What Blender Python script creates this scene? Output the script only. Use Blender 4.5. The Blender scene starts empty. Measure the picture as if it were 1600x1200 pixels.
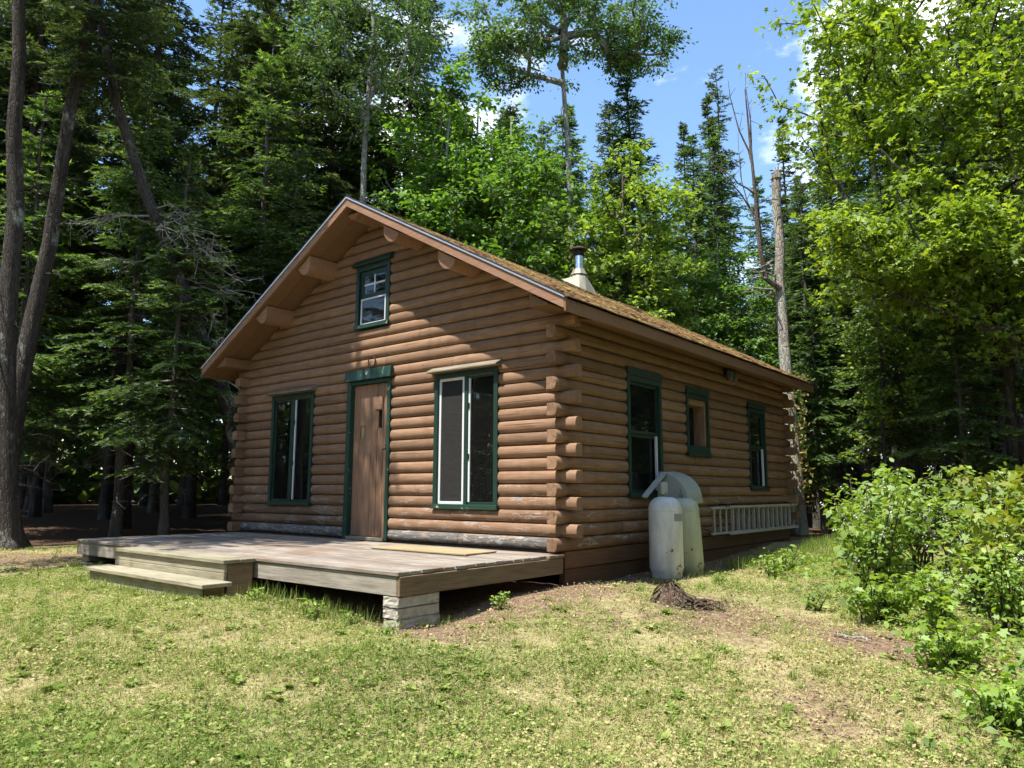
import bpy, bmesh, math, random
import numpy as np
from mathutils import Vector, Matrix

# ------------------------------------------------------------------ camera, sky, sun, exposure
S = bpy.context.scene
COL = S.collection
EYE = 1.5
cam_d = bpy.data.cameras.new("camera")
cam = bpy.data.objects.new("camera", cam_d)
COL.objects.link(cam)
cam_d.sensor_width = 36.0
cam_d.lens = 25.9
cam_d.clip_start = 0.05
cam_d.clip_end = 2000
cam.location = (0, 0, EYE)
cam.rotation_mode = 'XYZ'
cam.matrix_world = (Matrix.Translation((0, 0, EYE)) @ Matrix.Rotation(math.radians(90 + 8.30), 4, 'X')
                    @ Matrix.Rotation(math.radians(0.18), 4, 'Z'))
S.camera = cam

YAW = 0.6824                      # the cabin's turn
Uv = np.array([-math.cos(YAW), math.sin(YAW), 0.0])   # along the front wall, to the left
Vv = np.array([math.sin(YAW), math.cos(YAW), 0.0])    # along the side wall, to the back
C0 = np.array([0.594, 8.307, 0.0])                    # front right corner
Z0 = 0.842                                            # underside of the lowest log

sun_travel = Vector(tuple(Vv - 0.22 * Uv)) + Vector((0, 0, -2.14))
sun_travel.normalize()
SUN_EL = math.asin(-sun_travel.z)
SUN_AZ = math.atan2(-sun_travel.x, -sun_travel.y)
world = bpy.data.worlds.new("World")
S.world = world
world.use_nodes = True
wn, wl = world.node_tree.nodes, world.node_tree.links
wn.clear()
w_out = wn.new('ShaderNodeOutputWorld')
w_bg = wn.new('ShaderNodeBackground')
w_sky = wn.new('ShaderNodeTexSky')
w_sky.sky_type = 'NISHITA'
w_sky.sun_disc = False
w_sky.sun_elevation = SUN_EL
w_sky.sun_rotation = SUN_AZ % (2 * math.pi)
w_sky.altitude = 300
w_sky.air_density = 1.3
w_sky.dust_density = 0.0
w_sky.ozone_density = 4.5
w_bg.inputs['Strength'].default_value = 0.14
world.cycles.sampling_method = 'MANUAL'
world.cycles.sample_map_resolution = 512
w_tc = wn.new('ShaderNodeTexCoord')
w_map = wn.new('ShaderNodeMapping')
w_map.inputs['Location'].default_value = (1.15, 0.2, 0.0)
w_map.inputs['Scale'].default_value = (1.0, 1.0, 2.2)
w_noise = wn.new('ShaderNodeTexNoise')
w_noise.inputs['Scale'].default_value = 2.1
w_noise.inputs['Detail'].default_value = 7
w_noise.inputs['Roughness'].default_value = 0.55
w_ramp = wn.new('ShaderNodeValToRGB')
w_ramp.color_ramp.elements[0].position = 0.53
w_ramp.color_ramp.elements[1].position = 0.63
w_mix = wn.new('ShaderNodeMixRGB')
w_mix.inputs['Color2'].default_value = (9.0, 9.2, 9.6, 1)
wl.new(w_tc.outputs['Generated'], w_map.inputs['Vector'])
wl.new(w_map.outputs['Vector'], w_noise.inputs['Vector'])
wl.new(w_noise.outputs['Fac'], w_ramp.inputs['Fac'])
wl.new(w_ramp.outputs['Color'], w_mix.inputs['Fac'])
w_hs = wn.new('ShaderNodeHueSaturation')
w_hs.inputs['Saturation'].default_value = 1.02
wl.new(w_sky.outputs['Color'], w_hs.inputs['Color'])
wl.new(w_hs.outputs['Color'], w_mix.inputs['Color1'])
wl.new(w_mix.outputs['Color'], w_bg.inputs['Color'])
wl.new(w_bg.outputs['Background'], w_out.inputs['Surface'])

sun_d = bpy.data.lights.new("sun", 'SUN')
sun_d.energy = 5.0
sun_d.angle = math.radians(0.5)
sun_d.color = (1.0, 0.955, 0.88)
sun = bpy.data.objects.new("sun", sun_d)
COL.objects.link(sun)
sun.location = (-10, -8, 30)
sun.rotation_mode = 'QUATERNION'
sun.rotation_quaternion = sun_travel.to_track_quat('-Z', 'Y')

S.view_settings.view_transform = 'Standard'
S.view_settings.look = 'None'
S.view_settings.exposure = 1.05
S.view_settings.gamma = 1
S.view_settings.use_curve_mapping = False
S.render.engine = 'CYCLES'
cy = S.cycles
cy.max_bounces = 6
cy.diffuse_bounces = 3
cy.glossy_bounces = 3
cy.transmission_bounces = 4
cy.transparent_max_bounces = 8
cy.caustics_reflective = False
cy.caustics_refractive = False
cy.sample_clamp_indirect = 6
cy.use_adaptive_sampling = True
cy.adaptive_threshold = 0.03
cy.use_denoising = True
try:
    cy.denoiser = 'OPENIMAGEDENOISE'
except Exception:
    pass

# ------------------------------------------------------------------ object helpers
def tag(o, label=None, cat=None, group=None, kind=None):
    if label: o['label'] = label
    if cat: o['category'] = cat
    if group: o['group'] = group
    if kind: o['kind'] = kind
    return o

def link(name, data, parent=None):
    o = bpy.data.objects.new(name, data)
    COL.objects.link(o)
    if parent is not None:
        o.parent = parent
    return o

def empty(name, loc=(0, 0, 0), rz=0.0, rx=0.0, ry=0.0):
    o = link(name, None)
    o.empty_display_size = 0.2
    o.location = loc
    o.rotation_euler = (rx, ry, rz)
    return o

def fast_mesh(name, V, F, mat=None, attrs=None, smooth=False):
    """V (n,3), F (m,3) or (m,4)"""
    V = np.ascontiguousarray(V, dtype=np.float32)
    F = np.ascontiguousarray(F, dtype=np.int32)
    me = bpy.data.meshes.new(name)
    m, k = F.shape
    me.vertices.add(len(V)); me.vertices.foreach_set('co', V.ravel())
    me.loops.add(m * k); me.loops.foreach_set('vertex_index', F.ravel())
    me.polygons.add(m)
    me.polygons.foreach_set('loop_start', np.arange(0, m * k, k, dtype=np.int32))
    me.polygons.foreach_set('loop_total', np.full(m, k, dtype=np.int32))
    if smooth:
        me.polygons.foreach_set('use_smooth', np.ones(m, dtype=bool))
    for an, av in (attrs or {}).items():
        a = me.attributes.new(an, 'FLOAT', 'POINT')
        a.data.foreach_set('value', np.ascontiguousarray(av, dtype=np.float32))
    me.update(calc_edges=True)
    if mat: me.materials.append(mat)
    return me

class MB:
    """collects shapes that belong to one mesh"""
    def __init__(self):
        self.v = []; self.f = []
    def add(self, vs, fs):
        b = len(self.v)
        self.v += [tuple(map(float, p)) for p in vs]
        self.f += [tuple(i + b for i in q) for q in fs]
        return self
    def box(self, x0, x1, y0, y1, z0, z1):
        return self.add([(x0, y0, z0), (x1, y0, z0), (x1, y1, z0), (x0, y1, z0), (x0, y0, z1), (x1, y0, z1), (x1, y1, z1), (x0, y1, z1)],
                        [(0, 3, 2, 1), (4, 5, 6, 7), (0, 1, 5, 4), (1, 2, 6, 5), (2, 3, 7, 6), (3, 0, 4, 7)])
    def loft(self, rings, caps=True):
        n = len(rings[0]); b = len(self.v)
        for r in rings: self.v += [tuple(map(float, p)) for p in r]
        for i in range(len(rings) - 1):
            for j in range(n):
                k = (j + 1) % n
                self.f.append((b + i * n + j, b + i * n + k, b + (i + 1) * n + k, b + (i + 1) * n + j))
        if caps:
            self.f.append(tuple(b + j for j in reversed(range(n))))
            self.f.append(tuple(b + (len(rings) - 1) * n + j for j in range(n)))
        return self
    def tube(self, path, radii, n=8, caps=True):
        path = [np.array(p, float) for p in path]
        if not hasattr(radii, '__len__'): radii = [radii] * len(path)
        rings = []
        ref = None
        for i, p in enumerate(path):
            t = path[min(i + 1, len(path) - 1)] - path[max(i - 1, 0)]
            t /= max(np.linalg.norm(t), 1e-9)
            if ref is None:
                ref = np.array([1.0, 0, 0]) if abs(t[0]) < .8 else np.array([0, 1.0, 0])
            a = np.cross(t, ref); a /= max(np.linalg.norm(a), 1e-9)
            b = np.cross(t, a); ref = np.cross(a, t)
            rings.append([p + radii[i] * (math.cos(2 * math.pi * j / n) * a + math.sin(2 * math.pi * j / n) * b) for j in range(n)])
        return self.loft(rings, caps)
    def lathe(self, prof, n=24, c=(0, 0, 0)):
        rings = [[(c[0] + r * math.cos(2 * math.pi * j / n), c[1] + r * math.sin(2 * math.pi * j / n), c[2] + z) for j in range(n)] for r, z in prof]
        return self.loft(rings, True)
    def build(self, name, mat, parent=None, bevel=0, smooth=False, segs=1, autos=None):
        me = bpy.data.meshes.new(name)
        me.from_pydata(self.v, [], self.f)
        bm = bmesh.new(); bm.from_mesh(me)
        bmesh.ops.recalc_face_normals(bm, faces=bm.faces)
        if bevel:
            bmesh.ops.bevel(bm, geom=list(bm.edges), offset=bevel, segments=segs, affect='EDGES', clamp_overlap=True)
        if smooth:
            for f in bm.faces: f.smooth = True
            if autos:
                for e in bm.edges:
                    if len(e.link_faces) == 2 and e.calc_face_angle(0) > autos: e.smooth = False
        bm.to_mesh(me); bm.free()
        me.materials.append(mat)
        return link(name, me, parent)

def boxo(name, mat, parent, x0, x1, y0, y1, z0, z1, bevel=0.003):
    return MB().box(x0, x1, y0, y1, z0, z1).build(name, mat, parent, bevel=bevel)

# ------------------------------------------------------------------ materials
class N:
    def __init__(self, name):
        self.m = bpy.data.materials.new(name); self.m.use_nodes = True
        self.t = self.m.node_tree; self.t.nodes.clear()
        self.out = self.t.nodes.new('ShaderNodeOutputMaterial')
    def n(self, typ, **kw):
        nd = self.t.nodes.new('ShaderNode' + typ)
        for k, v in kw.items():
            if k in nd.inputs.keys() if hasattr(nd.inputs, 'keys') else False:
                nd.inputs[k].default_value = v
            else:
                setattr(nd, k, v)
        return nd
    def l(self, a, b): self.t.links.new(a, b)
    def coords(self, scale=(1, 1, 1), kind='Object', loc=(0, 0, 0)):
        tc = self.n('TexCoord'); mp = self.n('Mapping')
        mp.inputs['Scale'].default_value = scale; mp.inputs['Location'].default_value = loc
        self.l(tc.outputs[kind], mp.inputs['Vector'])
        return mp.outputs['Vector']
    def world_coords(self, scale=(1, 1, 1)):
        g = self.n('NewGeometry'); mp = self.n('Mapping'); mp.inputs['Scale'].default_value = scale
        self.l(g.outputs['Position'], mp.inputs['Vector']); return mp.outputs['Vector']
    def noise(self, vec, scale=5, detail=4, rough=.55, dist=0.0):
        nd = self.n('TexNoise'); nd.inputs['Scale'].default_value = scale; nd.inputs['Detail'].default_value = detail
        nd.inputs['Roughness'].default_value = rough; nd.inputs['Distortion'].default_value = dist
        if vec is not None: self.l(vec, nd.inputs['Vector'])
        return nd.outputs['Fac']
    def ramp(self, fac, stops):
        nd = self.n('ValToRGB'); cr = nd.color_ramp
        while len(cr.elements) > 1: cr.elements.remove(cr.elements[-1])
        cr.elements[0].position = stops[0][0]; cr.elements[0].color = (*stops[0][1], 1) if len(stops[0][1]) == 3 else stops[0][1]
        for p, c in stops[1:]:
            e = cr.elements.new(p); e.color = (*c, 1) if len(c) == 3 else c
        self.l(fac, nd.inputs['Fac']); return nd.outputs['Color']
    def mix(self, fac, a, b, mode='MIX'):
        nd = self.n('MixRGB'); nd.blend_type = mode
        for s, v in (('Fac', fac), ('Color1', a), ('Color2', b)):
            if isinstance(v, (int, float)): nd.inputs[s].default_value = v
            elif isinstance(v, tuple): nd.inputs[s].default_value = (*v, 1) if len(v) == 3 else v
            else: self.l(v, nd.inputs[s])
        return nd.outputs['Color']
    def math(self, op, a, b=0.0, clamp=False):
        nd = self.n('Math'); nd.operation = op; nd.use_clamp = clamp
        for i, v in enumerate((a, b)):
            if isinstance(v, (int, float)): nd.inputs[i].default_value = v
            else: self.l(v, nd.inputs[i])
        return nd.outputs[0]
    def bump(self, h, strength=.3, dist=.01):
        nd = self.n('Bump'); nd.inputs['Strength'].default_value = strength; nd.inputs['Distance'].default_value = dist
        self.l(h, nd.inputs['Height']); return nd.outputs['Normal']
    def principled(self, col, rough=.7, normal=None, metal=0.0, spec=.3):
        b = self.n('BsdfPrincipled')
        for s, v in (('Base Color', col), ('Roughness', rough), ('Metallic', metal), ('Specular IOR Level', spec)):
            if isinstance(v, (int, float)): b.inputs[s].default_value = v
            elif isinstance(v, tuple): b.inputs[s].default_value = (*v, 1)
            else: self.l(v, b.inputs[s])
        if normal is not None: self.l(normal, b.inputs['Normal'])
        self.l(b.outputs[0], self.out.inputs['Surface'])
        return self.m
    def rnd(self):
        return self.n('ObjectInfo').outputs['Random']

def vary(nb, col, amt=.25):
    """per-piece brightness differences"""
    v = nb.math('ADD', nb.math('MULTIPLY', nb.rnd(), amt), 1 - amt / 2)
    hv = nb.n('HueSaturation'); nb.l(v, hv.inputs['Value'])
    if isinstance(col, tuple): hv.inputs['Color'].default_value = (*col, 1)
    else: nb.l(col, hv.inputs['Color'])
    return hv.outputs['Color']

def mat_log(name, axis, wear):
    b = N(name)
    st = (1.2, 14, 14) if axis == 'x' else (14, 1.2, 14)
    st2 = (2.2, 9, 9) if axis == 'x' else (9, 2.2, 9)
    v = b.coords(st); v2 = b.coords(st2)
    grain = b.noise(v, 3.0, 6, .6)
    blot = b.noise(b.coords((1, 1, 1)), 2.3, 4)
    paint = b.ramp(grain, [(.25, (.155, .089, .050)), (.5, (.235, .141, .086)), (.75, (.295, .186, .120))])
    paint = b.mix(b.math('MULTIPLY', blot, .5), paint, (.15, .088, .048))
    paint = vary(b, paint, .40)
    crv = b.coords((.55, 46, 46) if axis == 'x' else (46, .55, 46))
    crack = b.ramp(b.noise(crv, 1.0, 3, .5), [(.655, (0, 0, 0)), (.675, (1, 1, 1))])
    paint = b.mix(b.math('MULTIPLY', crack, .75), paint, (.05, .028, .016))
    grime = b.ramp(b.noise(b.coords((3.5, 3.5, .8)), 1.6, 6, .65), [(.5, (0, 0, 0)), (.78, (.4, .4, .4))])
    paint = b.mix(grime, paint, (.085, .055, .036))
    # knots and nail holes
    vor = b.n('TexVoronoi'); vor.inputs['Scale'].default_value = 3.1
    b.l(b.coords((1, 1, 2.2)), vor.inputs['Vector'])
    knot = b.ramp(vor.outputs['Distance'], [(.0, (1, 1, 1)), (.035, (.8, .8, .8)), (.06, (0, 0, 0))])
    paint = b.mix(b.math('MULTIPLY', knot, .8), paint, (.06, .03, .018))
    # peeled paint: bare grey wood with pale flakes
    peel = b.noise(v2, 1.3, 12, .74, .5)
    lo = .78 - wear
    pm = b.ramp(peel, [(lo, (0, 0, 0)), (lo + .025, (1, 1, 1))])
    gw = b.ramp(b.noise(v, 4.5, 6, .65), [(.3, (.07, .062, .055)), (.55, (.15, .137, .122)), (.75, (.24, .222, .198))])
    fl = b.ramp(b.noise(v2, 2.6, 6, .7), [(.56, (0, 0, 0)), (.6, (1, 1, 1))])
    gw = b.mix(b.math('MULTIPLY', fl, .7), gw, (.40, .375, .335))
    edge = b.ramp(peel, [(lo - .03, (0, 0, 0)), (lo - .005, (.7, .7, .7)), (lo + .03, (0, 0, 0))])
    col = b.mix(pm, paint, gw)
    col = b.mix(b.math('MULTIPLY', edge, .6), col, (.55, .5, .44))
    h = b.math('ADD', b.math('MULTIPLY', grain, .5), b.math('MULTIPLY', pm, -.5))
    return b.principled(col, .78, b.bump(h, .5, .008), spec=.15)

def mat_wood(name, c0, c1, c2, axis='x', rough=.75, moss=0.0, amt=.25, stain=None):
    b = N(name)
    st = {'x': (1.0, 16, 16), 'y': (16, 1.0, 16), 'z': (16, 16, 1.0)}[axis]
    v = b.coords(st)
    g = b.noise(v, 3.2, 7, .66, .3)
    col = b.ramp(g, [(.28, c0), (.5, c1), (.72, c2)])
    blot = b.noise(b.coords((1, 1, 1)), 1.7, 5)
    col = b.mix(b.ramp(blot, [(.45, (0, 0, 0)), (.75, (.55, .55, .55))]), col, c0)
    vor = b.n('TexVoronoi'); vor.inputs['Scale'].default_value = 2.7
    b.l(b.coords((1, 1, 1)), vor.inputs['Vector'])
    knot = b.ramp(vor.outputs['Distance'], [(.0, (1, 1, 1)), (.03, (.9, .9, .9)), (.05, (0, 0, 0))])
    col = b.mix(b.math('MULTIPLY', knot, .7), col, tuple(.35 * k for k in c0))
    if stain:
        sm = b.ramp(b.noise(b.coords((1, 1.6, 1)), 1.1, 5, .6), [(.50, (0, 0, 0)), (.62, (.75, .75, .75))])
        col = b.mix(sm, col, stain)
    if moss:
        mm = b.ramp(b.noise(b.coords((1, 1, 1)), 3.3, 6, .7), [(.62 - moss * .3, (0, 0, 0)), (.75 - moss * .3, (.8, .8, .8))])
        col = b.mix(mm, col, (.14, .15, .055))
    col = vary(b, col, amt)
    return b.principled(col, rough, b.bump(g, .35, .004), spec=.2)

def mat_paint(name, c, worn=(.42, .40, .35), amount=.2, rough=.5):
    b = N(name)
    nz = b.noise(b.coords((1, 1, 1)), 9, 7, .7, .4)
    lo = .80 - amount
    pm = b.ramp(nz, [(lo, (0, 0, 0)), (lo + .03, (1, 1, 1))])
    base = b.mix(b.math('MULTIPLY', b.noise(b.coords((1, 1, 1)), 3, 4), .6), c, tuple(.6 * k for k in c))
    col = b.mix(pm, base, worn)
    return b.principled(col, rough, b.bump(nz, .2, .003), spec=.35)

def mat_simple(name, c, rough=.6, metal=0.0, var=.35, scale=6, spec=.3, bump=.15):
    b = N(name)
    nz = b.noise(b.coords((1, 1, 1)), scale, 6, .6)
    col = b.mix(b.math('MULTIPLY', nz, var), c, tuple(.45 * k for k in c))
    return b.principled(col, rough, b.bump(nz, bump, .004), metal, spec)

def mat_leaf(name, c_dark, c_mid, c_light, trans=.4, tint=(1.25, 1.25, .55), attr='tone', obj_var=.3, rough=.6, gloss=.03):
    b = N(name)
    a = b.n('Attribute'); a.attribute_name = attr
    col = b.ramp(a.outputs['Fac'], [(.05, c_dark), (.5, c_mid), (.95, c_light)])
    col = vary(b, col, obj_var)
    d = b.n('BsdfDiffuse'); b.l(col, d.inputs['Color'])
    t = b.n('BsdfTranslucent')
    tc = b.mix(1.0, col, tint, 'MULTIPLY'); b.l(tc, t.inputs['Color'])
    m = b.n('MixShader'); m.inputs[0].default_value = trans
    b.l(d.outputs[0], m.inputs[1]); b.l(t.outputs[0], m.inputs[2])
    g = b.n('BsdfGlossy'); g.inputs['Roughness'].default_value = rough; g.inputs['Color'].default_value = (.9, .95, 1, 1)
    m2 = b.n('MixShader'); m2.inputs[0].default_value = gloss
    b.l(m.outputs[0], m2.inputs[1]); b.l(g.outputs[0], m2.inputs[2])
    b.l(m2.outputs[0], b.out.inputs['Surface'])
    return b.m

def mat_bark(name, c0, c1, c2, sc=7, lich=.0, stretch=.22, bump=.9):
    b = N(name)
    v = b.coords((1, 1, stretch))
    n1 = b.noise(v, sc, 8, .7, .5)
    vo = b.n('TexVoronoi'); vo.feature = 'DISTANCE_TO_EDGE'; vo.inputs['Scale'].default_value = sc * 3.2; vo.inputs['Randomness'].default_value = 1.0
    b.l(v, vo.inputs['Vector'])
    cr = b.ramp(vo.outputs['Distance'], [(.0, (0, 0, 0)), (.12, (1, 1, 1))])
    col = b.ramp(n1, [(.3, c0), (.5, c1), (.7, c2)])
    col = b.mix(b.math('MULTIPLY', b.math('SUBTRACT', 1.0, cr), .28), col, tuple(.4 * k for k in c0))
    if lich:
        lm = b.ramp(b.noise(b.coords((1, 1, .6)), 2.6, 6, .7), [(.62 - lich * .3, (0, 0, 0)), (.72 - lich * .3, (.75, .75, .75))])
        col = b.mix(lm, col, (.34, .36, .30))
    col = vary(b, col, .35)
    h = b.math('ADD', n1, b.math('MULTIPLY', cr, .5))
    return b.principled(col, .9, b.bump(h, bump, .03), spec=.1)

def mat_log_end():
    b = N('log_end_grain')
    tc = b.n('TexCoord'); sp = b.n('SeparateXYZ'); b.l(tc.outputs['Object'], sp.inputs[0])
    zz = b.math('SUBTRACT', b.math('MULTIPLY', b.math('FRACT', b.math('DIVIDE', sp.outputs['Z'], .15)), .15), .07)
    xx = b.math('ADD', sp.outputs['X'], .062)
    r2 = b.math('ADD', b.math('MULTIPLY', zz, zz), b.math('MULTIPLY', xx, xx))
    nz = b.noise(b.coords((1, 1, 1)), 22, 5, .65)
    rr = b.math('ADD', b.math('SQRT', r2), b.math('MULTIPLY', nz, .012))
    rings = b.math('SINE', b.math('MULTIPLY', rr, 560.0))
    ang = b.math('ARCTAN2', zz, xx)
    cn = b.n('TexNoise'); cn.noise_dimensions = '2D'; cn.inputs['Scale'].default_value = 1.0
    cv_ = b.n('CombineXYZ'); b.l(b.math('MULTIPLY', ang, 3.2), cv_.inputs[0]); b.l(b.math('MULTIPLY', sp.outputs['Z'], 4.0), cv_.inputs[1]); b.l(cv_.outputs[0], cn.inputs['Vector'])
    cr = b.ramp(cn.outputs['Fac'], [(.66, (0, 0, 0)), (.70, (1, 1, 1))])
    col = b.ramp(nz, [(.3, (.17, .095, .055)), (.55, (.25, .15, .09)), (.75, (.34, .23, .155))])
    col = b.mix(b.ramp(rings, [(.3, (0, 0, 0)), (1, (.35, .35, .35))]), col, (.11, .06, .034))
    col = b.mix(b.math('MULTIPLY', cr, .8), col, (.05, .028, .017))
    col = vary(b, col, .45)
    return b.principled(col, .8, b.bump(rings, .2, .002), spec=.15)
M = {}
M['log_end'] = mat_log_end()
M['log_x'] = mat_log('painted_log', 'x', .085)
M['log_x_worn'] = mat_log('painted_log_worn', 'x', .195)
M['log_x_bare'] = mat_log('bare_log', 'x', .36)
M['log_y'] = mat_log('painted_log_side', 'y', .07)
M['log_y_worn'] = mat_log('painted_log_side_worn', 'y', .18)
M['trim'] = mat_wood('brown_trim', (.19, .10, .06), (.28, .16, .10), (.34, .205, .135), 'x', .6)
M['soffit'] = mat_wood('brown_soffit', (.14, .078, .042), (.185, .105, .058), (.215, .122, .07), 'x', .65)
M['beam'] = mat_wood('sill_beam', (.075, .04, .024), (.12, .064, .036), (.16, .09, .052), 'y', .8)
M['green'] = mat_paint('green_paint', (.011, .036, .024), amount=.10)
M['green_worn'] = mat_paint('green_paint_flaking', (.015, .05, .033), amount=.18)
M['cap_wood'] = mat_wood('weathered_cap', (.11, .09, .065), (.21, .175, .13), (.31, .27, .21), 'x', .8, moss=.2)
M['white'] = mat_simple('white_vinyl', (.62, .64, .64), .4, var=.2)
M['door'] = mat_wood('door_wood', (.18, .10, .058), (.255, .152, .095), (.32, .205, .135), 'z', .6, amt=.22)
M['deck_x'] = mat_wood('weathered_deck', (.115, .095, .075), (.245, .21, .172), (.355, .315, .268), 'x', .85, stain=(.185, .125, .085), amt=.45)
M['rim_x'] = mat_wood('weathered_rim', (.15, .13, .10), (.29, .26, .21), (.40, .365, .30), 'x', .85, amt=.3)
M['rim_y'] = mat_wood('brown_rim', (.12, .08, .048), (.20, .14, .085), (.26, .19, .12), 'y', .85, moss=.2)
M['step_x'] = mat_wood('step_wood', (.17, .15, .10), (.30, .27, .185), (.41, .375, .28), 'x', .85, moss=.16, amt=.35)
M['ply'] = mat_wood('old_plywood', (.22, .17, .09), (.32, .255, .145), (.40, .33, .20), 'x', .8)
M['metal_edge'] = mat_simple('drip_edge_metal', (.62, .63, .66), .35, .7, var=.3)
M['pipe'] = mat_simple('stainless_pipe', (.72, .74, .76), .18, 1.0, var=.25, bump=.05)
M['black_metal'] = mat_simple('dark_pipe', (.03, .027, .025), .5, .4)
M['rust'] = mat_simple('rusty_cap', (.055, .032, .024), .8, .2)
M['galv'] = mat_simple('galvanised_flashing', (.27, .25, .19), .6, .2, var=.5, scale=4)
M['hood'] = mat_simple('grey_hood', (.40, .42, .37), .45, .1, var=.45, scale=5)
M['alu'] = mat_simple('weathered_ladder_wood', (.50, .47, .39), .7, 0.0, var=.85, scale=20)
M['black'] = mat_simple('black_iron', (.02, .018, .016), .6, .5)
M['dark_glass'] = mat_simple('lamp_glass', (.10, .10, .09), .2)
M['interior'] = mat_simple('interior_wood', (.10, .06, .035), .8)
M['curtain'] = mat_simple('curtain_cloth', (.30, .28, .24), .9)

def mat_block():
    b = N('concrete_block')
    n1 = b.noise(b.coords((1, 1, 1)), 14, 8, .75); n2 = b.noise(b.coords((1, 1, 1)), 2.5, 5)
    col = b.ramp(n1, [(.3, (.22, .20, .165)), (.5, (.38, .35, .295)), (.7, (.48, .445, .38))])
    mm = b.ramp(n2, [(.5, (0, 0, 0)), (.72, (.7, .7, .7))])
    col = b.mix(mm, col, (.16, .15, .09))
    return b.principled(vary(b, col, .25), .95, b.bump(n1, .8, .012), spec=.1)
M['block'] = mat_block()

def mat_tank(name, ca, cb):
    b = N(name)
    v = b.coords((1, 1, 1))
    n1 = b.noise(v, 6, 7, .65); n2 = b.noise(b.coords((3, 3, .7)), 3, 6, .7)
    base = b.ramp(n2, [(.3, ca), (.6, cb)])
    sep = b.n('SeparateXYZ'); b.l(v, sep.inputs[0])
    low = b.math('SUBTRACT', .62, b.math('MULTIPLY', sep.outputs['Z'], .16))
    rm = b.math('GREATER_THAN', n1, b.math('SUBTRACT', 1.22, low))
    col = b.mix(rm, base, (.10, .065, .045))
    return b.principled(col, .45, b.bump(n1, .15, .003), spec=.4)
M['tank'] = mat_tank('tank_paint', (.44, .43, .37), (.66, .66, .61))
M['tank_green'] = mat_tank('tank_paint_algae', (.34, .36, .23), (.47, .48, .36))

def mat_glass():
    b = N('window_glass')
    fr = b.n('Fresnel'); fr.inputs['IOR'].default_value = 1.52
    tr = b.n('BsdfTransparent'); tr.inputs['Color'].default_value = (.62, .64, .63, 1)
    gl = b.n('BsdfGlossy'); gl.inputs['Roughness'].default_value = .015
    d = b.n('BsdfDiffuse'); d.inputs['Color'].default_value = (.5, .5, .48, 1)
    m = b.n('MixShader'); b.l(b.math('MULTIPLY', fr.outputs[0], 1.15, True), m.inputs[0])
    b.l(tr.outputs[0], m.inputs[1]); b.l(gl.outputs[0], m.inputs[2])
    # splashes and dust on the outside of the pane
    sp = b.ramp(b.noise(b.coords((9, 9, 2.2)), 6, 4, .6), [(.67, (0, 0, 0)), (.70, (.55, .55, .55))])
    dust = b.math('ADD', b.math('MULTIPLY', sp, .35), .012)
    m2 = b.n('MixShader'); b.l(dust, m2.inputs[0]); b.l(m.outputs[0], m2.inputs[1]); b.l(d.outputs[0], m2.inputs[2])
    b.l(m2.outputs[0], b.out.inputs['Surface'])
    return b.m
M['glass'] = mat_glass()
def mat_screen():
    b = N('insect_screen')
    d = b.n('BsdfDiffuse'); d.inputs['Color'].default_value = (.045, .044, .042, 1)
    tr = b.n('BsdfTransparent')
    m = b.n('MixShader'); m.inputs[0].default_value = .38
    b.l(d.outputs[0], m.inputs[1]); b.l(tr.outputs[0], m.inputs[2]); b.l(m.outputs[0], b.out.inputs['Surface'])
    return b.m
M['screen'] = mat_screen()

def mat_shingle():
    b = N('asphalt_shingle_with_needles')
    v = b.coords((1, 1, 1))
    n1 = b.noise(v, 9, 7, .7); n2 = b.noise(v, 2.2, 6, .65)
    col = b.ramp(n1, [(.3, (.07, .06, .05)), (.6, (.15, .125, .10))])
    litter = b.ramp(n2, [(.38, (0, 0, 0)), (.55, (.9, .9, .9))])
    lc = b.ramp(b.noise(v, 30, 4, .7), [(.3, (.13, .06, .028)), (.6, (.26, .14, .065)), (.8, (.32, .21, .10))])
    col = b.mix(litter, col, lc)
    return b.principled(col, .95, b.bump(n1, .6, .01), spec=.1)
M['shingle'] = mat_shingle()
M['moss'] = mat_leaf('roof_moss', (.085, .048, .024), (.17, .10, .048), (.25, .21, .065), trans=.1, gloss=.0, obj_var=.0)

M['needle'] = mat_leaf('fir_needles', (.042, .078, .018), (.09, .155, .032), (.22, .33, .065), trans=.48, tint=(1.2, 1.25, .6), gloss=.04)
M['needle_old'] = mat_leaf('spruce_needles', (.036, .058, .017), (.075, .115, .03), (.15, .20, .05), trans=.42, tint=(1.2, 1.2, .6), gloss=.04)
M['leaf_maple'] = mat_leaf('maple_leaves', (.10, .175, .022), (.19, .285, .036), (.30, .39, .052), trans=.5, tint=(1.3, 1.25, .4))
M['leaf_birch'] = mat_leaf('birch_leaves', (.065, .14, .022), (.12, .235, .036), (.20, .34, .06), trans=.47, tint=(1.25, 1.25, .45))
M['leaf_poplar'] = mat_leaf('poplar_leaves', (.06, .12, .035), (.10, .18, .055), (.16, .25, .09), trans=.42, tint=(1.2, 1.2, .5), gloss=.05)
M['leaf_shrub'] = mat_leaf('shrub_leaves', (.10, .18, .025), (.20, .32, .045), (.34, .46, .085), trans=.5, tint=(1.25, 1.2, .45))
M['leaf_yellow'] = mat_leaf('sapling_leaves', (.11, .19, .025), (.21, .30, .04), (.34, .36, .06), trans=.45, tint=(1.25, 1.15, .45))
M['flower'] = mat_leaf('white_blossom', (.55, .56, .50), (.65, .66, .6), (.75, .75, .7), trans=.2, gloss=.0)
M['bark'] = mat_bark('spruce_bark', (.036, .030, .026), (.070, .060, .051), (.115, .10, .088), 9, .15)
M['bark_light'] = mat_bark('fir_bark', (.06, .052, .043), (.11, .098, .082), (.17, .155, .132), 9, .25)
M['bark_poplar'] = mat_bark('poplar_bark', (.13, .12, .10), (.26, .25, .22), (.38, .37, .33), 5, .25, .5)
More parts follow.
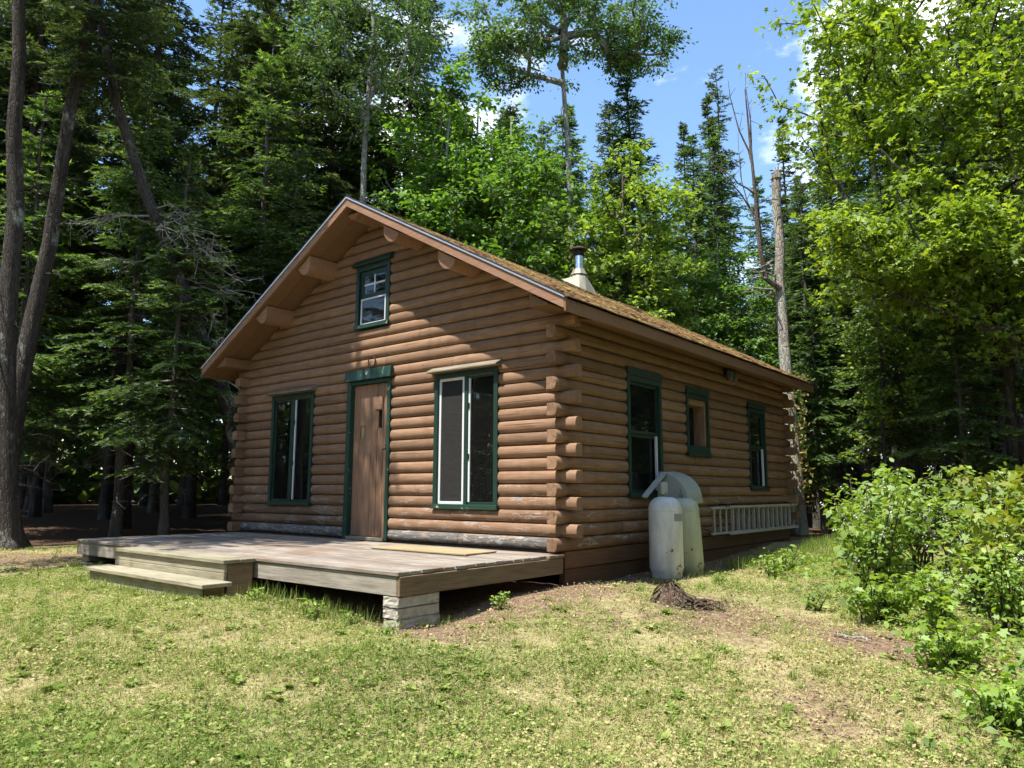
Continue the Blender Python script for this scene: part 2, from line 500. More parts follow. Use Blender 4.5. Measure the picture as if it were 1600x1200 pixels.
M['bark_dead'] = mat_bark('dead_wood', (.16, .13, .10), (.30, .265, .22), (.42, .39, .34), 6, .4, .3)
M['twig'] = mat_bark('twigs', (.07, .055, .042), (.12, .10, .08), (.18, .155, .13), 12)
M['twig_dead'] = mat_bark('lichen_twigs', (.20, .19, .155), (.32, .31, .26), (.42, .42, .36), 12)
M['stump'] = mat_bark('rotten_wood', (.050, .034, .025), (.12, .082, .058), (.30, .235, .175), 9, .0, .6)

def mat_grass():
    b = N('grass_blades')
    a = b.n('Attribute'); a.attribute_name = 'tone'
    col = b.ramp(a.outputs['Fac'], [(.02, (.06, .12, .02)), (.30, (.165, .24, .05)), (.55, (.32, .36, .12)), (.76, (.50, .43, .23)), (.92, (.40, .29, .17)), (1.0, (.17, .10, .06))])
    d = b.n('BsdfDiffuse'); b.l(col, d.inputs['Color'])
    t = b.n('BsdfTranslucent'); b.l(b.mix(1.0, col, (1.15, 1.15, .6), 'MULTIPLY'), t.inputs['Color'])
    m = b.n('MixShader'); m.inputs[0].default_value = .3
    b.l(d.outputs[0], m.inputs[1]); b.l(t.outputs[0], m.inputs[2])
    b.l(m.outputs[0], b.out.inputs['Surface'])
    return b.m
M['grass'] = mat_grass()

def mat_ground():
    b = N('ground_soil_and_thatch')
    v = b.world_coords()
    a = b.n('Attribute'); a.attribute_name = 'bare'
    n1 = b.noise(v, 16, 8, .75); n2 = b.noise(v, 1.6, 5, .6); n3 = b.noise(v, 60, 4, .7)
    thatch = b.ramp(n1, [(.3, (.16, .13, .065)), (.5, (.31, .26, .135)), (.7, (.42, .35, .21))])
    soil = b.ramp(n1, [(.3, (.065, .042, .028)), (.5, (.16, .105, .07)), (.68, (.27, .19, .13))])
    soil = b.mix(b.ramp(n3, [(.5, (0, 0, 0)), (.68, (.6, .6, .6))]), soil, (.34, .25, .17))
    n4 = b.noise(v, 7, 6, .7)
    f = b.math('ADD', a.outputs['Fac'], b.math('ADD', b.math('MULTIPLY', b.math('SUBTRACT', n2, .5), .7), b.math('MULTIPLY', b.math('SUBTRACT', n4, .5), 1.1)))
    col = b.mix(b.ramp(f, [(.35, (0, 0, 0)), (.65, (1, 1, 1))]), thatch, soil)
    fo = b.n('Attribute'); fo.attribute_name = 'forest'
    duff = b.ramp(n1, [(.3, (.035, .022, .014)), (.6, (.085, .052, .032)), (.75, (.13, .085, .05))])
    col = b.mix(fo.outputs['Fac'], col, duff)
    return b.principled(col, .95, b.bump(n1, .7, .02), spec=.1)
M['ground'] = mat_ground()

# ------------------------------------------------------------------ ground
GP = np.array([  # x, y, height
    (0, 0, 0.0), (0, 3.5, .13), (-2.2, 3.5, .17), (2.2, 3.5, .12), (-.82, 6.4, .34), (.6, 8.2, .475), (-3.0, 7.3, .45), (-4.8, 8.4, .455),
    (-6, 9, .48), (-7.8, 12, .56), (5.3, 14.05, .62), (3.0, 6.5, .34), (2, 9.2, .46), (3.4, 5.2, .28), (4.5, 9.2, .48), (-2, 10.5, .5), (-4, 11.5, .5),
    (-9, 5, .3), (7, 6, .4), (0, -6, -.05), (-8, -4, .0), (8, -4, .0), (10, 13, .65), (0, 18, .7), (10, 25, .8), (-12, 18, .7), (-12, 30, .85), (0, 34, .9), (20, 30, .9), (-25, 15, .8), (22, 10, .7)])
def ground_z(x, y):
    x = np.asarray(x, float); y = np.asarray(y, float)
    sh = x.shape
    xx = x.ravel()[:, None]; yy = y.ravel()[:, None]
    d2 = (xx - GP[:, 0]) ** 2 + (yy - GP[:, 1]) ** 2
    w = 1.0 / (d2 + .35) ** 1.8
    z = (w * GP[:, 2]).sum(1) / w.sum(1)
    xx = xx[:, 0]; yy = yy[:, 0]
    z = z + .012 * np.sin(2.1 * xx + .7) * np.cos(1.7 * yy) + .010 * np.sin(4.3 * xx + 2 * yy) + .06 * np.sin(.21 * xx + 1) * np.sin(.17 * yy) * np.clip((np.hypot(xx, yy) - 14) / 10, 0, 1)
    return z.reshape(sh)
def gz(x, y): return float(ground_z(np.array([x]), np.array([y]))[0])
def uv_of(x, y):
    dx = x - C0[0]; dy = y - C0[1]
    return dx * Uv[0] + dy * Uv[1], dx * Vv[0] + dy * Vv[1]
def pt(u, v, z=0.0):
    p = C0 + Uv * u + Vv * v
    return (p[0], p[1], z)

def vnoise(x, y, seed=0, s=1.0):
    r = np.random.RandomState(seed); t = 0
    for k in range(6):
        a = r.uniform(0, 6.28); f = s * r.uniform(.6, 2.4); t = t + np.sin(f * (x * np.cos(a) + y * np.sin(a)) + r.uniform(0, 6.28)) / (1 + .25 * k)
    return t / 3.2

def bareness(x, y):
    """worn or shaded soil: beside the cabin, under the deck, by the big trees, a trodden patch"""
    u, v = uv_of(x, y)
    b = np.zeros_like(x)
    b = np.maximum(b, np.exp(-((np.maximum(-u, 0)) / .95) ** 2) * (u < .4) * (v > -2.6) * (v < 5) * 1.0)
    b = np.maximum(b, ((u > -.1) & (u < 6.9) & (v > -2.5) & (v < 7.6)) * 1.0)
    b = np.maximum(b, .85 * np.exp(-(((x - 1.9) / 1.0) ** 2 + ((y - 6.9) / 1.2) ** 2)))
    b = np.maximum(b, .75 * np.exp(-(((x - 2.9) / .9) ** 2 + ((y - 6.0) / .75) ** 2)))
    b = np.maximum(b, .6 * np.exp(-(((x - .6) / 1.0) ** 2 + ((y - 6.6) / .9) ** 2)))
    b = np.maximum(b, .9 * np.exp(-(((x + 7.2) / 1.5) ** 2 + ((y - 10.6) / 1.3) ** 2)))
    b = np.maximum(b, .42 * np.exp(-(((x - 1.7) / 1.5) ** 2 + ((y - 5.6) / 1.5) ** 2)))
    b = np.maximum(b, .55 * np.exp(-(((x - 1.9) / .8) ** 2 + ((y - 4.7) / .7) ** 2)))
    b = np.maximum(b, .45 * np.exp(-(((x + 1.5) / .5) ** 2 + ((y - 3.3) / .3) ** 2)))
    return np.clip(b + .18 * vnoise(x, y, 3, 2.2), 0, 1)
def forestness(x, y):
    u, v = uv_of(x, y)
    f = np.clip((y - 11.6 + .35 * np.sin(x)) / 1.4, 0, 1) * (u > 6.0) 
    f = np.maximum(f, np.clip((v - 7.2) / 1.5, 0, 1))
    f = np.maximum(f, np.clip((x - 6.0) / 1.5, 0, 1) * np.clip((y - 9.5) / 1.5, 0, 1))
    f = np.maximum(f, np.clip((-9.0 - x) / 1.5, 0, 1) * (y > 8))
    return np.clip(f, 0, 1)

def axis_pts(lo, hi, step, far):
    core = np.arange(lo, hi + 1e-6, step)
    out = []; d = step; p = hi
    while p < far: d *= 1.28; p += d; out.append(p)
    pre = []; d = step; p = lo
    while p > -far: d *= 1.28; p -= d; pre.append(p)
    return np.array(pre[::-1] + list(core) + out)
gx = axis_pts(-11, 11, .14, 500); gy = axis_pts(1.5, 17, .14, 500)
GX, GY = np.meshgrid(gx, gy)
GZ = ground_z(GX, GY)
fine = (np.abs(GX) < 11) & (GY > 1.5) & (GY < 17)
rg = np.random.RandomState(5)
GZ = GZ + fine * rg.normal(0, .006, GX.shape)
nx, ny = len(gx), len(gy)
idx = np.arange(nx * ny).reshape(ny, nx)
Fq = np.stack([idx[:-1, :-1], idx[:-1, 1:], idx[1:, 1:], idx[1:, :-1]], -1).reshape(-1, 4)
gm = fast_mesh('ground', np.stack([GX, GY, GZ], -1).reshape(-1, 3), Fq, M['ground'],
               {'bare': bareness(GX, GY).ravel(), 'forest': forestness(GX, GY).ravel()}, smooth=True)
tag(link('ground', gm), kind='structure')

# ------------------------------------------------------------------ cabin
CH = .15
W, L = 6.72, 7.40
DO, DE = .55, .40
ZR, ZE = 4.812, 2.735
SL = (ZR - ZE) / (W / 2 + DE)
ROT = -YAW
rnd = random.Random(11)
cabin = empty('log_cabin', (C0[0], C0[1], Z0), ROT)
tag(cabin, 'brown painted log cabin with green trimmed windows and a mossy gable roof', 'cabin')
# local axes: x = -u (to the right), y = v (to the back), z from the lowest log
TL = .14
def roof_under(u): return ZR - .17 - SL * abs(u - W / 2)

def log_profile():
    out = []
    for t in (-1, -.93, -.8, -.6, -.3, 0, .3, .6, .8, .93, 1):
        out.append((-.034 * abs(t) ** 2.7 - (.008 if abs(t) == 1 else 0), .075 + .0725 * t))
    return out
PROF = log_profile()

def log_piece(wall, a0, a1, z, mat, name='log', over=None):
    """a piece of one log course; wall 'f','b','r','l'; a along the wall from the right/front corner"""
    jit = rnd.uniform(-.004, .004); tw = rnd.uniform(-.0012, .0012)
    mb = MB()
    prof = [(n + jit, zz) for n, zz in PROF] + [(-TL + jit, CH - .003), (-TL + jit, .003)]
    def pos(a, n, zz):
        if wall == 'f': return (-a, -n, z + zz)
        if wall == 'b': return (-a, L + n, z + zz)
        if wall == 'r': return (n, a, z + zz)
        return (-W - n, a, z + zz)
    def lim(end, zz):
        a = a0 if end == 0 else a1
        if over:
            half = (ZR - .175 - (z + zz)) / SL
            lo, hi = W / 2 - half, W / 2 + half
            a = max(a, lo) if end == 0 else min(a, hi)
        return a
    ch = .006
    nseg = max(1, int((a1 - a0) / .8))
    rings = []
    for s in range(nseg + 1):
        ring = []
        for n, zz in prof:
            p0, p1 = lim(0, zz), lim(1, zz)
            wob = .0025 * math.sin(7.1 * z + 2.3 * s) if 0 < s < nseg else 0
            ring.append(pos(p0 + (p1 - p0) * s / nseg, n + wob + tw * s, zz))
        if s == 0 and not over:
            rings.append([pos(a0, (n + .05) * .93 - .05, .075 + (zz - .075) * .94) for n, zz in prof])
            ring = [pos(a0 + ch, n, zz) for n, zz in prof]
        rings.append(ring)
        if s == nseg and not over:
            rings[-1] = [pos(a1 - ch, n + tw * s, zz) for n, zz in prof]
            rings.append([pos(a1, (n + .05) * .93 - .05, .075 + (zz - .075) * .94) for n, zz in prof])
    mb.loft(rings)
    o = mb.build(name, mat, cabin, smooth=True, autos=.6)
    if wall in 'rl':
        o.data.materials.append(M['log_end'])
        for p_ in o.data.polygons:
            if abs(p_.normal.y) > .8: p_.material_index = 1
    return o

F_OPEN = [(.985, 2.075, .45, 2.18), (4.69, 5.81, .45, 2.18), (2.93, 3.86, .0, 2.24), (3.02, 3.76, 3.02, 3.95)]
R_OPEN = [(1.41, 2.33, .60, 2.16), (3.10, 3.87, 1.19, 2.10), (5.44, 6.24, .69, 2.09)]
DS, DF = .155, .15
def spans(a0, a1, z, opens, pad=.045):
    segs = [(a0, a1)]
    for o0, o1, z0, z1 in opens:
        if min(z + CH, z1) - max(z, z0) > .085:
            new = []
            for s0, s1 in segs:
                if s1 <= o0 + pad or s0 >= o1 - pad: new.append((s0, s1)); continue
                if s0 < o0 + pad: new.append((s0, o0 + pad))
                if s1 > o1 - pad: new.append((o1 - pad, s1))
            segs = new
    return segs
def with_joints(segs, k, lo, hi):
    out = []
    for s0, s1 in segs:
        if s1 - s0 > 2.6 and rnd.random() < .75:
            j = rnd.uniform(s0 + .8, s1 - .8)
            out += [(s0, j - .0015), (j + .0015, s1)]
        else: out.append((s0, s1))
    return out
NC = 18
for k in range(NC):
    z = k * CH
    even = k % 2 == 0
    # even courses: side logs pass in front; odd courses: front logs pass beyond the corner
    mf = M['log_x_bare'] if k == 0 else M['log_x_worn'] if k in (1, 2, 3, 4) else M['log_x']
    ms = M['log_y_worn'] if k in (0, 1, 2, 3) else M['log_y']
    fa0, fa1 = (TL + .002, W - TL - .002) if even else (-DF, W + DF)
    ra0, ra1 = (-DS, L + DS) if even else (TL + .002, L - TL - .002)
    for s0, s1 in with_joints(spans(fa0, fa1, z, F_OPEN), k, 0, 0):
        m_ = mf
        if k == 1 and s1 < 3: m_ = M['log_x_bare'] if s0 > 1.6 else M['log_x_worn']
        log_piece('f', s0, s1, z, m_)
    for s0, s1 in with_joints(spans(ra0, ra1, z, R_OPEN), k, 0, 0): log_piece('r', s0, s1, z, ms)
    log_piece('l', ra0, ra1, z, M['log_y'])
    log_piece('b', fa0, fa1, z, M['log_x'])
k = NC
while ZR - .19 - k * CH > .12:
    z = k * CH
    half = (ZR - .175 - z) / SL
    a0, a1 = max(W / 2 - half, .0), min(W / 2 + half, W)
    for s0, s1 in with_joints(spans(a0, a1, z, F_OPEN), k, 0, 0): log_piece('f', s0, s1, z, M['log_x'], over=True)
    log_piece('b', a0, a1, z, M['log_x'], over=True)
    k += 1
# the sill beam and the rough skirting below it
boxo('sill_beam', M['beam'], cabin, -.13, -.02, .03, L - .05, -.19, -.004, .006)
boxo('skirt_board', M['beam'], cabin, -.125, -.04, .05, L - .08, -.44, -.194, .006)
boxo('sill_beam', M['beam'], cabin, -W + .05, -.135, .04, .15, -.19, -.004, .006)
boxo('sill_beam', M['beam'], cabin, -W + .02, -W + .13, .16, L - .05, -.45, -.004, .006)
boxo('sill_beam', M['beam'], cabin, -W + .14, -.14, L - .16, L - .05, -.45, -.004, .006)
boxo('floor', M['interior'], cabin, -W + .15, -.15, .16, L - .17, -.10, -.02, 0)
boxo('loft_floor', M['interior'], cabin, -W + .16, -.16, .17, L - .18, 2.66, 2.69, 0)

# purlins, plates
def half_log(name, uc, ztop, v0, v1, rad, mat, mirror=1):
    mb = MB(); prof = []
    n = 12
    for j in range(n + 1):
        t = math.pi + math.pi * j / n
        prof.append((rad * math.cos(t), rad * 1.12 * math.sin(t)))
    rings = []
    for v, cut in ((v0, 1), (v1, 0)):
        r = []
        for x, zz in prof:
            slope_adj = -SL * abs((uc - x) - W / 2) + SL * abs(uc - W / 2) if abs(uc - W / 2) > .2 else -.06
            top = ztop + slope_adj
            zf = ztop + zz if zz < -.02 else top
            r.append((-uc + x, v + (cut * .03 * (-zz / rad) if cut else 0), min(zf, top)))
        rings.append(r)
    mb.loft(rings)
    return mb.build(name, mat, cabin, smooth=True, autos=.7)
for uc in (W / 2, 2.47, 4.42, 1.42, 5.50):
    half_log('purlin', uc, roof_under(uc) - .004, -DO + (.06 if uc != W / 2 else .10), .05, .155 if uc != W / 2 else .12, M['trim'])
for side in (0, 1):
    x0, x1 = (-.16, .10) if side == 0 else (-W - .10, -W + .16)
    zt = roof_under(-.10) - .02
    mb = MB()
    ya, yb = -DO + .10, L + .3
    zl = NC * CH + .004
    if side == 0: prof = [(-.16, zl), (.10, zl), (.10, roof_under(-.10) - .01), (-.16, roof_under(.16) - .01)]
    else: prof = [(-W - .10, zl), (-W + .16, zl), (-W + .16, roof_under(W - .16) - .01), (-W - .10, roof_under(W + .10) - .01)]
    mb.loft([[(x, ya, z) for x, z in prof], [(x, yb, z) for x, z in prof]])
    mb.build('wall_plate', M['soffit'], cabin, bevel=.006)

# roof
def roof_z(u, off=0.0): return ZR - off - SL * abs(u - W / 2)
UE0, UE1 = -DE, W + DE
def sag(u, y): return .055 * math.sin(math.pi * min(max((y + DO) / (L + DO + .42), 0), 1)) ** .7 * max(0, 1 - abs(u - W / 2) / 3.2)   # the old ridge has sunk in the middle
ROOF_Y0, ROOF_Y1 = -DO, L + .42
roof = None
def slope_slab(name, mat, side, y0, y1, top_off, bot_off, parent, ua=None, ub=None, bevel=.002):
    mb = MB()
    if ua is None: ua, ub = W / 2, (UE0 if side == 0 else UE1)
    r = []
    for y in (y0, y1):
        r.append([(-ua, y, roof_z(ua, top_off)), (-ub, y, roof_z(ub, top_off)), (-ub, y, roof_z(ub, bot_off)), (-ua, y, roof_z(ua, bot_off))])
    mb.loft(r)
    return mb.build(name, mat, parent, bevel=bevel)
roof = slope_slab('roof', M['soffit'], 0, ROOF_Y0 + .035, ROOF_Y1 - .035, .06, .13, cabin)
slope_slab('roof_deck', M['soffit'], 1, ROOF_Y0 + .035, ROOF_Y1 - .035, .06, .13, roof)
for side in (0, 1):
    # soffit boards of the gable overhang, each under the deck
    ys = [ROOF_Y0 + .037, ROOF_Y0 + .26, ROOF_Y0 + .50, .06]
    for i in range(3):
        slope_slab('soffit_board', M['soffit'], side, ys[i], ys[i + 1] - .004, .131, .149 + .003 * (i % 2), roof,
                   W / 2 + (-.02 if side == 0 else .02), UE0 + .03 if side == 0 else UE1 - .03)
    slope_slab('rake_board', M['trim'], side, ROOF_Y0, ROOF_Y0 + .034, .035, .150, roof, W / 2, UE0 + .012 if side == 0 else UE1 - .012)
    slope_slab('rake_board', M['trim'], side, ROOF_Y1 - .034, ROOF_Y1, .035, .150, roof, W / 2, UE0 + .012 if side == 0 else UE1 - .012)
    slope_slab('drip_edge', M['metal_edge'], side, ROOF_Y0 - .018, ROOF_Y0 + .05, .004, .034, roof, W / 2, UE0 - .005 if side == 0 else UE1 + .005, .004)
    slope_slab('drip_edge', M['black_metal'], side, ROOF_Y0 - .024, ROOF_Y0 + .05, -.009, .003, roof, W / 2, UE0 - .008 if side == 0 else UE1 + .008, .002)
    # eave fascia
    ue = UE0 if side == 0 else UE1
    xe = -ue
    s = 1 if side == 0 else -1
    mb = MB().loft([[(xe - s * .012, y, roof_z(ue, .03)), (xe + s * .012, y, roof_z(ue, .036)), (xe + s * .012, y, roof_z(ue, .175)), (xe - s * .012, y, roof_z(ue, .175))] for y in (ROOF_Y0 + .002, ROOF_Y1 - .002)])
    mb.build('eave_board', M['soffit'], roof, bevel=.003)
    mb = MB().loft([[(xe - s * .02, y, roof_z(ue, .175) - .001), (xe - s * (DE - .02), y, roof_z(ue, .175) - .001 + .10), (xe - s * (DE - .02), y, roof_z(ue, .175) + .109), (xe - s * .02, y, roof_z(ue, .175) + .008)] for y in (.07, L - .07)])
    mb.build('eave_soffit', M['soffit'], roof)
    # shingle courses, each lapping the one below
    ncs = 26
    run = W / 2 + DE + .03
    for c in range(ncs):
        ua = run * c / ncs; ub = run * (c + 1) / ncs + .012
        sg = -1 if side == 0 else 1
        u_hi, u_lo = W / 2 + sg * ua, W / 2 + sg * ub
        nseg = 24
        ring = []
        for i in range(nseg + 1):
            y = ROOF_Y0 - .012 + (ROOF_Y1 - ROOF_Y0 + .02) * i / nseg
            w_ = .0035 * math.sin(i * 2.3 + c * 1.7) + rnd.uniform(-.002, .002)
            g0, g1 = sag(u_hi, y), sag(u_lo, y)
            ring.append([(-u_hi, y, roof_z(u_hi, -.001) + w_ * .3 - g0), (-u_lo, y, roof_z(u_lo, -.010) + w_ - g1), (-u_lo, y, roof_z(u_lo, .004) + w_ - g1), (-u_hi, y, roof_z(u_hi, .010) - g0)])
        MB().loft(ring).build('shingle_course', M['shingle'], roof)
mb = MB().loft([[(-W / 2 - .13, y, roof_z(W / 2 + .13, -.012) - sag(W / 2, y)), (-W / 2, y, ZR + .010 - sag(W / 2, y)), (-W / 2 + .13, y, roof_z(W / 2 - .13, -.012) - sag(W / 2, y)), (-W / 2, y, ZR - .008 - sag(W / 2, y))] for y in np.linspace(ROOF_Y0 - .012, ROOF_Y1 + .01, 20)])
mb.build('ridge_cap', M['shingle'], roof)
# moss cushions and needle litter lying on the sunny slope
rm = np.random.RandomState(21)
nm = 5200
mu = W / 2 - (W / 2 + DE) * rm.beta(1.3, 1.0, nm)
my = rm.uniform(ROOF_Y0 + .05, ROOF_Y1 - .05, nm)
dens = vnoise(mu, my, 8, 2.0)
keep = (dens > -.25) | (rm.rand(nm) < .3)
mu, my = mu[keep], my[keep]; nm = len(mu)
ms_ = rm.uniform(.012, .042, nm) * (1 + .4 * np.clip(vnoise(mu, my, 9, 3), 0, 1))
ico = [(0, 0, 1), (.9, 0, .35), (.28, .86, .35), (-.73, .53, .35), (-.73, -.53, .35), (.28, -.86, .35), (1.15, .5, -.3), (-.1, 1.2, -.3), (-1.2, .1, -.3), (-.3, -1.2, -.3), (.9, -.8, -.3)]
icf = [(0, 1, 2), (0, 2, 3), (0, 3, 4), (0, 4, 5), (0, 5, 1), (1, 6, 2), (2, 6, 7), (2, 7, 3), (3, 7, 8), (3, 8, 4), (4, 8, 9), (4, 9, 5), (5, 9, 10), (5, 10, 1), (1, 10, 6)]
ico = np.array(ico); icf = np.array(icf)
ang = rm.uniform(0, 6.28, nm)
Vm = np.repeat(ico[None], nm, 0) * (1 + rm.normal(0, .22, (nm, len(ico), 3)))
x_ = Vm[:, :, 0] * np.cos(ang)[:, None] - Vm[:, :, 1] * np.sin(ang)[:, None]
y_ = Vm[:, :, 0] * np.sin(ang)[:, None] + Vm[:, :, 1] * np.cos(ang)[:, None]
px = -mu[:, None] + x_ * ms_[:, None]; py = my[:, None] + y_ * ms_[:, None] * 1.3
sg_ = .055 * np.sin(np.pi * np.clip((py + DO) / (L + DO + .42), 0, 1)) ** .7 * np.clip(1 - np.abs(-px - W / 2) / 3.2, 0, 1)
pz = ZR + .009 - SL * np.abs(-px - W / 2) - sg_ + Vm[:, :, 2] * ms_[:, None] * .30 * np.clip(.35 + (W / 2 - mu[:, None]) / 1.5, .35, 1)
tone = np.clip(.45 + .35 * vnoise(mu, my, 10, 2.6) + rm.normal(0, .2, nm), 0, 1)
me = fast_mesh('moss', np.stack([px, py, pz], -1).reshape(-1, 3), (icf[None] + (np.arange(nm) * len(ico))[:, None, None]).reshape(-1, 3), M['moss'],
               {'tone': np.repeat(tone, len(ico))}, smooth=False)
tag(link('moss', me, roof), 'yellow green moss and brown needles on the right hand slope', kind='stuff')

# stove pipe
cu, cv = 2.52, 4.1
zb = roof_z(cu)
pipe = MB().lathe([(.085, .30), (.085, .60)], 20, (-cu, cv, zb)).build('stove_pipe', M['pipe'], cabin, smooth=True, autos=.8)
mb = MB()
hw = .27
base = [(-cu - hw, cv - hw), (-cu + hw, cv - hw), (-cu + hw, cv + hw), (-cu - hw, cv + hw)]
n = 16
ring0, ring1, ring2 = [], [], []
for j in range(n):
    t = 2 * math.pi * (j + .5) / n
    c_, s_ = math.cos(t), math.sin(t); q = 1 / max(abs(c_), abs(s_))
    x, y = -cu + hw * c_ * q, cv + hw * s_ * q
    ring0.append((x, y, roof_z(-x, -.02)))
    ring1.append((-cu + .15 * c_, cv + .15 * s_, zb + .19))
    ring2.append((-cu + .11 * c_, cv + .12 * s_, zb + .25))
MB().loft([ring0, ring1, ring2]).build('flashing', M['galv'], pipe)
MB().lathe([(.155, .225), (.16, .235), (.105, .345), (.088, .35)], 8, (-cu, cv, zb)).build('storm_collar', M['galv'], pipe)
MB().lathe([(.09, .59), (.095, .595), (.095, .71), (.09, .72)], 20, (-cu, cv, zb)).build('pipe_collar', M['black_metal'], pipe, smooth=True, autos=.8)
MB().lathe([(.16, .705), (.165, .715), (.09, .765), (.02, .79)], 12, (-cu, cv, zb)).build('pipe_cap', M['rust'], pipe)

# windows
def window(wall, a0, a1, z0, z1, style):
    """casing mesh with sashes, panes and cap as sub-parts; a grows to the left on the front, to the back on the side"""
    def B(mb, p0, p1, n0, n1, q0, q1):
        if wall == 'f': return mb.box(-p1, -p0, -n1, -n0, q0, q1)
        return mb.box(n0, n1, p0, p1, q0, q1)
    cw = .066
    m = MB()
    B(m, a0, a0 + cw, -.10, .012, z0, z1); B(m, a1 - cw, a1, -.10, .012, z0, z1)
    B(m, a0 + cw, a1 - cw, -.10, .012, z1 - cw, z1)
    win = m.build('window', M['green'], cabin, bevel=.004)
    def sub(name, mat, boxes, bevel=.003):
        mb = MB()
        for b_ in boxes: B(mb, *b_)
        return mb.build(name, mat, win, bevel=bevel)
    sub('sill', M['green_worn'] if wall == 'f' else M['green'], [(a0 - .01, a1 + .01, -.10, .035, z0 - .012, z0 + cw - .02)])
    def sash(p0, p1, q0, q1, n, fw, mat, name='sash', screen=False, munt=0):
        sub(name, mat, [(p0, p0 + fw, n - .03, n, q0, q1), (p1 - fw, p1, n - .03, n, q0, q1), (p0 + fw, p1 - fw, n - .03, n, q0, q0 + fw), (p0 + fw, p1 - fw, n - .03, n, q1 - fw, q1)], .002)
        if munt:
            cm = (p0 + p1) / 2; ck = (q0 + q1) / 2
            sub('muntin', M['white'], [(cm - .012, cm + .012, n - .017, n - .008, q0 + fw, q1 - fw)], .001)
            sub('muntin', M['white'], [(p0 + fw, cm - .0125, n - .017, n - .008, ck - .012, ck + .012)], .001)
            sub('muntin', M['white'], [(cm + .0125, p1 - fw, n - .017, n - .008, ck - .012, ck + .012)], .001)
            for pa, pb in ((p0 + fw, cm - .012), (cm + .012, p1 - fw)):
                for qa, qb in ((q0 + fw, ck - .012), (ck + .012, q1 - fw)):
                    sub('pane', M['glass'], [(pa, pb, n - .016, n - .011, qa, qb)], 0)
        else:
            sub('screen' if screen else 'pane', M['screen'] if screen else M['glass'], [(p0 + fw, p1 - fw, n - .016, n - .012, q0 + fw, q1 - fw)], 0)
    i0, i1, j0, j1 = a0 + cw, a1 - cw, z0 + cw - .02, z1 - cw
    mid = (i0 + i1) / 2
    if style == 'slider':       # two tall panes, the one on the viewer's left behind a screen
        sub('post', M['green'], [(mid - .03, mid + .03, -.075, -.012, j0, j1)])
        sash(mid + .031, i1 - .001, j0 + .001, j1 - .001, -.02, .035, M['white'] if a0 < 3 else M['green'], screen=(a0 < 3))
        sash(i0 + .001, mid - .031, j0 + .001, j1 - .001, -.03, .03, M['green'])
        sub('jamb_liner', M['white'], [(mid - .062, mid - .062 + .03, -.062, -.028, j0 + .03, j1 - .03)])
        for zz in (.35, .72):
            sub('catch', M['black'], [(mid - .055, mid - .02, -.028, -.014, z0 + (z1 - z0) * zz, z0 + (z1 - z0) * zz + .07)])
    elif style == 'gable':
        jm = (j0 + j1) / 2 - .01
        sash(i0 + .001, i1 - .001, jm, j1 - .001, -.025, .07, M['green'], munt=1)
        sash(i0 + .03, i1 - .03, j0 + .001, jm - .002, -.012, .022, M['white'])
        sub('inner_jamb', M['white'], [(i1 - .13, i1 - .055, -.13, -.05, j0 + .02, jm - .03)])
        sub('inner_sill', M['white'], [(i0 + .06, i1 - .135, -.13, -.05, j0 + .02, j0 + .075)])
    elif style == 'hung':
        jm = j0 + (j1 - j0) * .53
        sash(i0 + .001, i1 - .001, jm, j1 - .001, -.03, .04, M['green'])
        sash(i0 + .001, i1 - .001, j0 + .001, jm - .002, -.055, .04, M['green'])
        sub('jamb_liner', M['white'], [(i1 - .075, i1 - .045, -.045, -.012, j0 + .03, jm - .01)])
    elif style == 'small':
        sub('inner_lining', M['door'], [(i0 + .001, i0 + .05, -.22, -.02, j0, j1), (i1 - .05, i1 - .001, -.22, -.02, j0, j1), (i0 + .05, i1 - .05, -.22, -.02, j1 - .09, j1 - .001)])
        sub('apron', M['green'], [(i0 + .001, i1 - .001, -.09, .016, j0 - .06, j0 + .10)])
        sub('pane', M['glass'], [(i0 + .05, i1 - .05, -.205, -.2, j0 + .10, j1 - .09)], 0)
    # sloping drip cap
    mb = MB(); e = .055
    def P(a, nn, zz): return (-a, -nn, zz) if wall == 'f' else (nn, a, zz)
    zt = z1 + .012
    if style == 'gable': cap_m, dep, ht = M['green'], .07, .10
    elif wall == 'f': cap_m, dep, ht = M['cap_wood'], .115, .075
    else: cap_m, dep, ht, e = M['green'], .026, .10, .012
    prof = [(-.06, zt), (dep, zt - .004), (dep, zt + (.016 if wall == 'f' else ht - .01)), (-.0, zt + ht), (-.06, zt + ht)]
    mb.loft([[P(a, nn, zz) for nn, zz in prof] for a in (a0 - e, a1 + e)])
    mb.build('drip_cap', cap_m, win, bevel=.003)
    return win
window('f', *F_OPEN[0], 'slider'); window('f', *F_OPEN[1], 'slider'); window('f', *F_OPEN[3], 'gable')
window('r', *R_OPEN[0], 'hung'); window('r', *R_OPEN[1], 'small'); window('r', *R_OPEN[2], 'hung')

# door
d0, d1, dz0, dz1 = 2.93, 3.86, .0, 2.23
mb = MB()
mb.box(-d1, -d1 + .085, -.03, .14, -.01, dz1); mb.box(-d0 - .06, -d0, -.022, .14, -.01, dz1)
mb.box(-d1 + .085, -d0 - .06, -.02, .14, dz1 - .05, dz1)
frame = mb.build('door_frame', M['green_worn'], cabin, bevel=.004)
mb = MB().loft([[(x, -.01, dz1 + .002), (x, -.075, dz1 + .005), (x, -.062, dz1 + .155), (x, -.01, dz1 + .16)] for x in (-d1 - .02, -d0 + .05)])
mb.build('door_header', M['green_worn'], frame, bevel=.004)
boxo('threshold', M['cap_wood'], frame, -d1 + .086, -d0 - .061, -.04, .13, -.016, .028, .004)
dx0, dx1 = -d1 + .088, -d0 - .063
door = boxo('door', M['interior'], cabin, dx0, dx1, .075, .10, .032, dz1 - .053, .002)
npl = 6; pw = (dx1 - dx0) / npl
holes = {1: (1.40, 1.58), 4: (1.54, 1.79)}
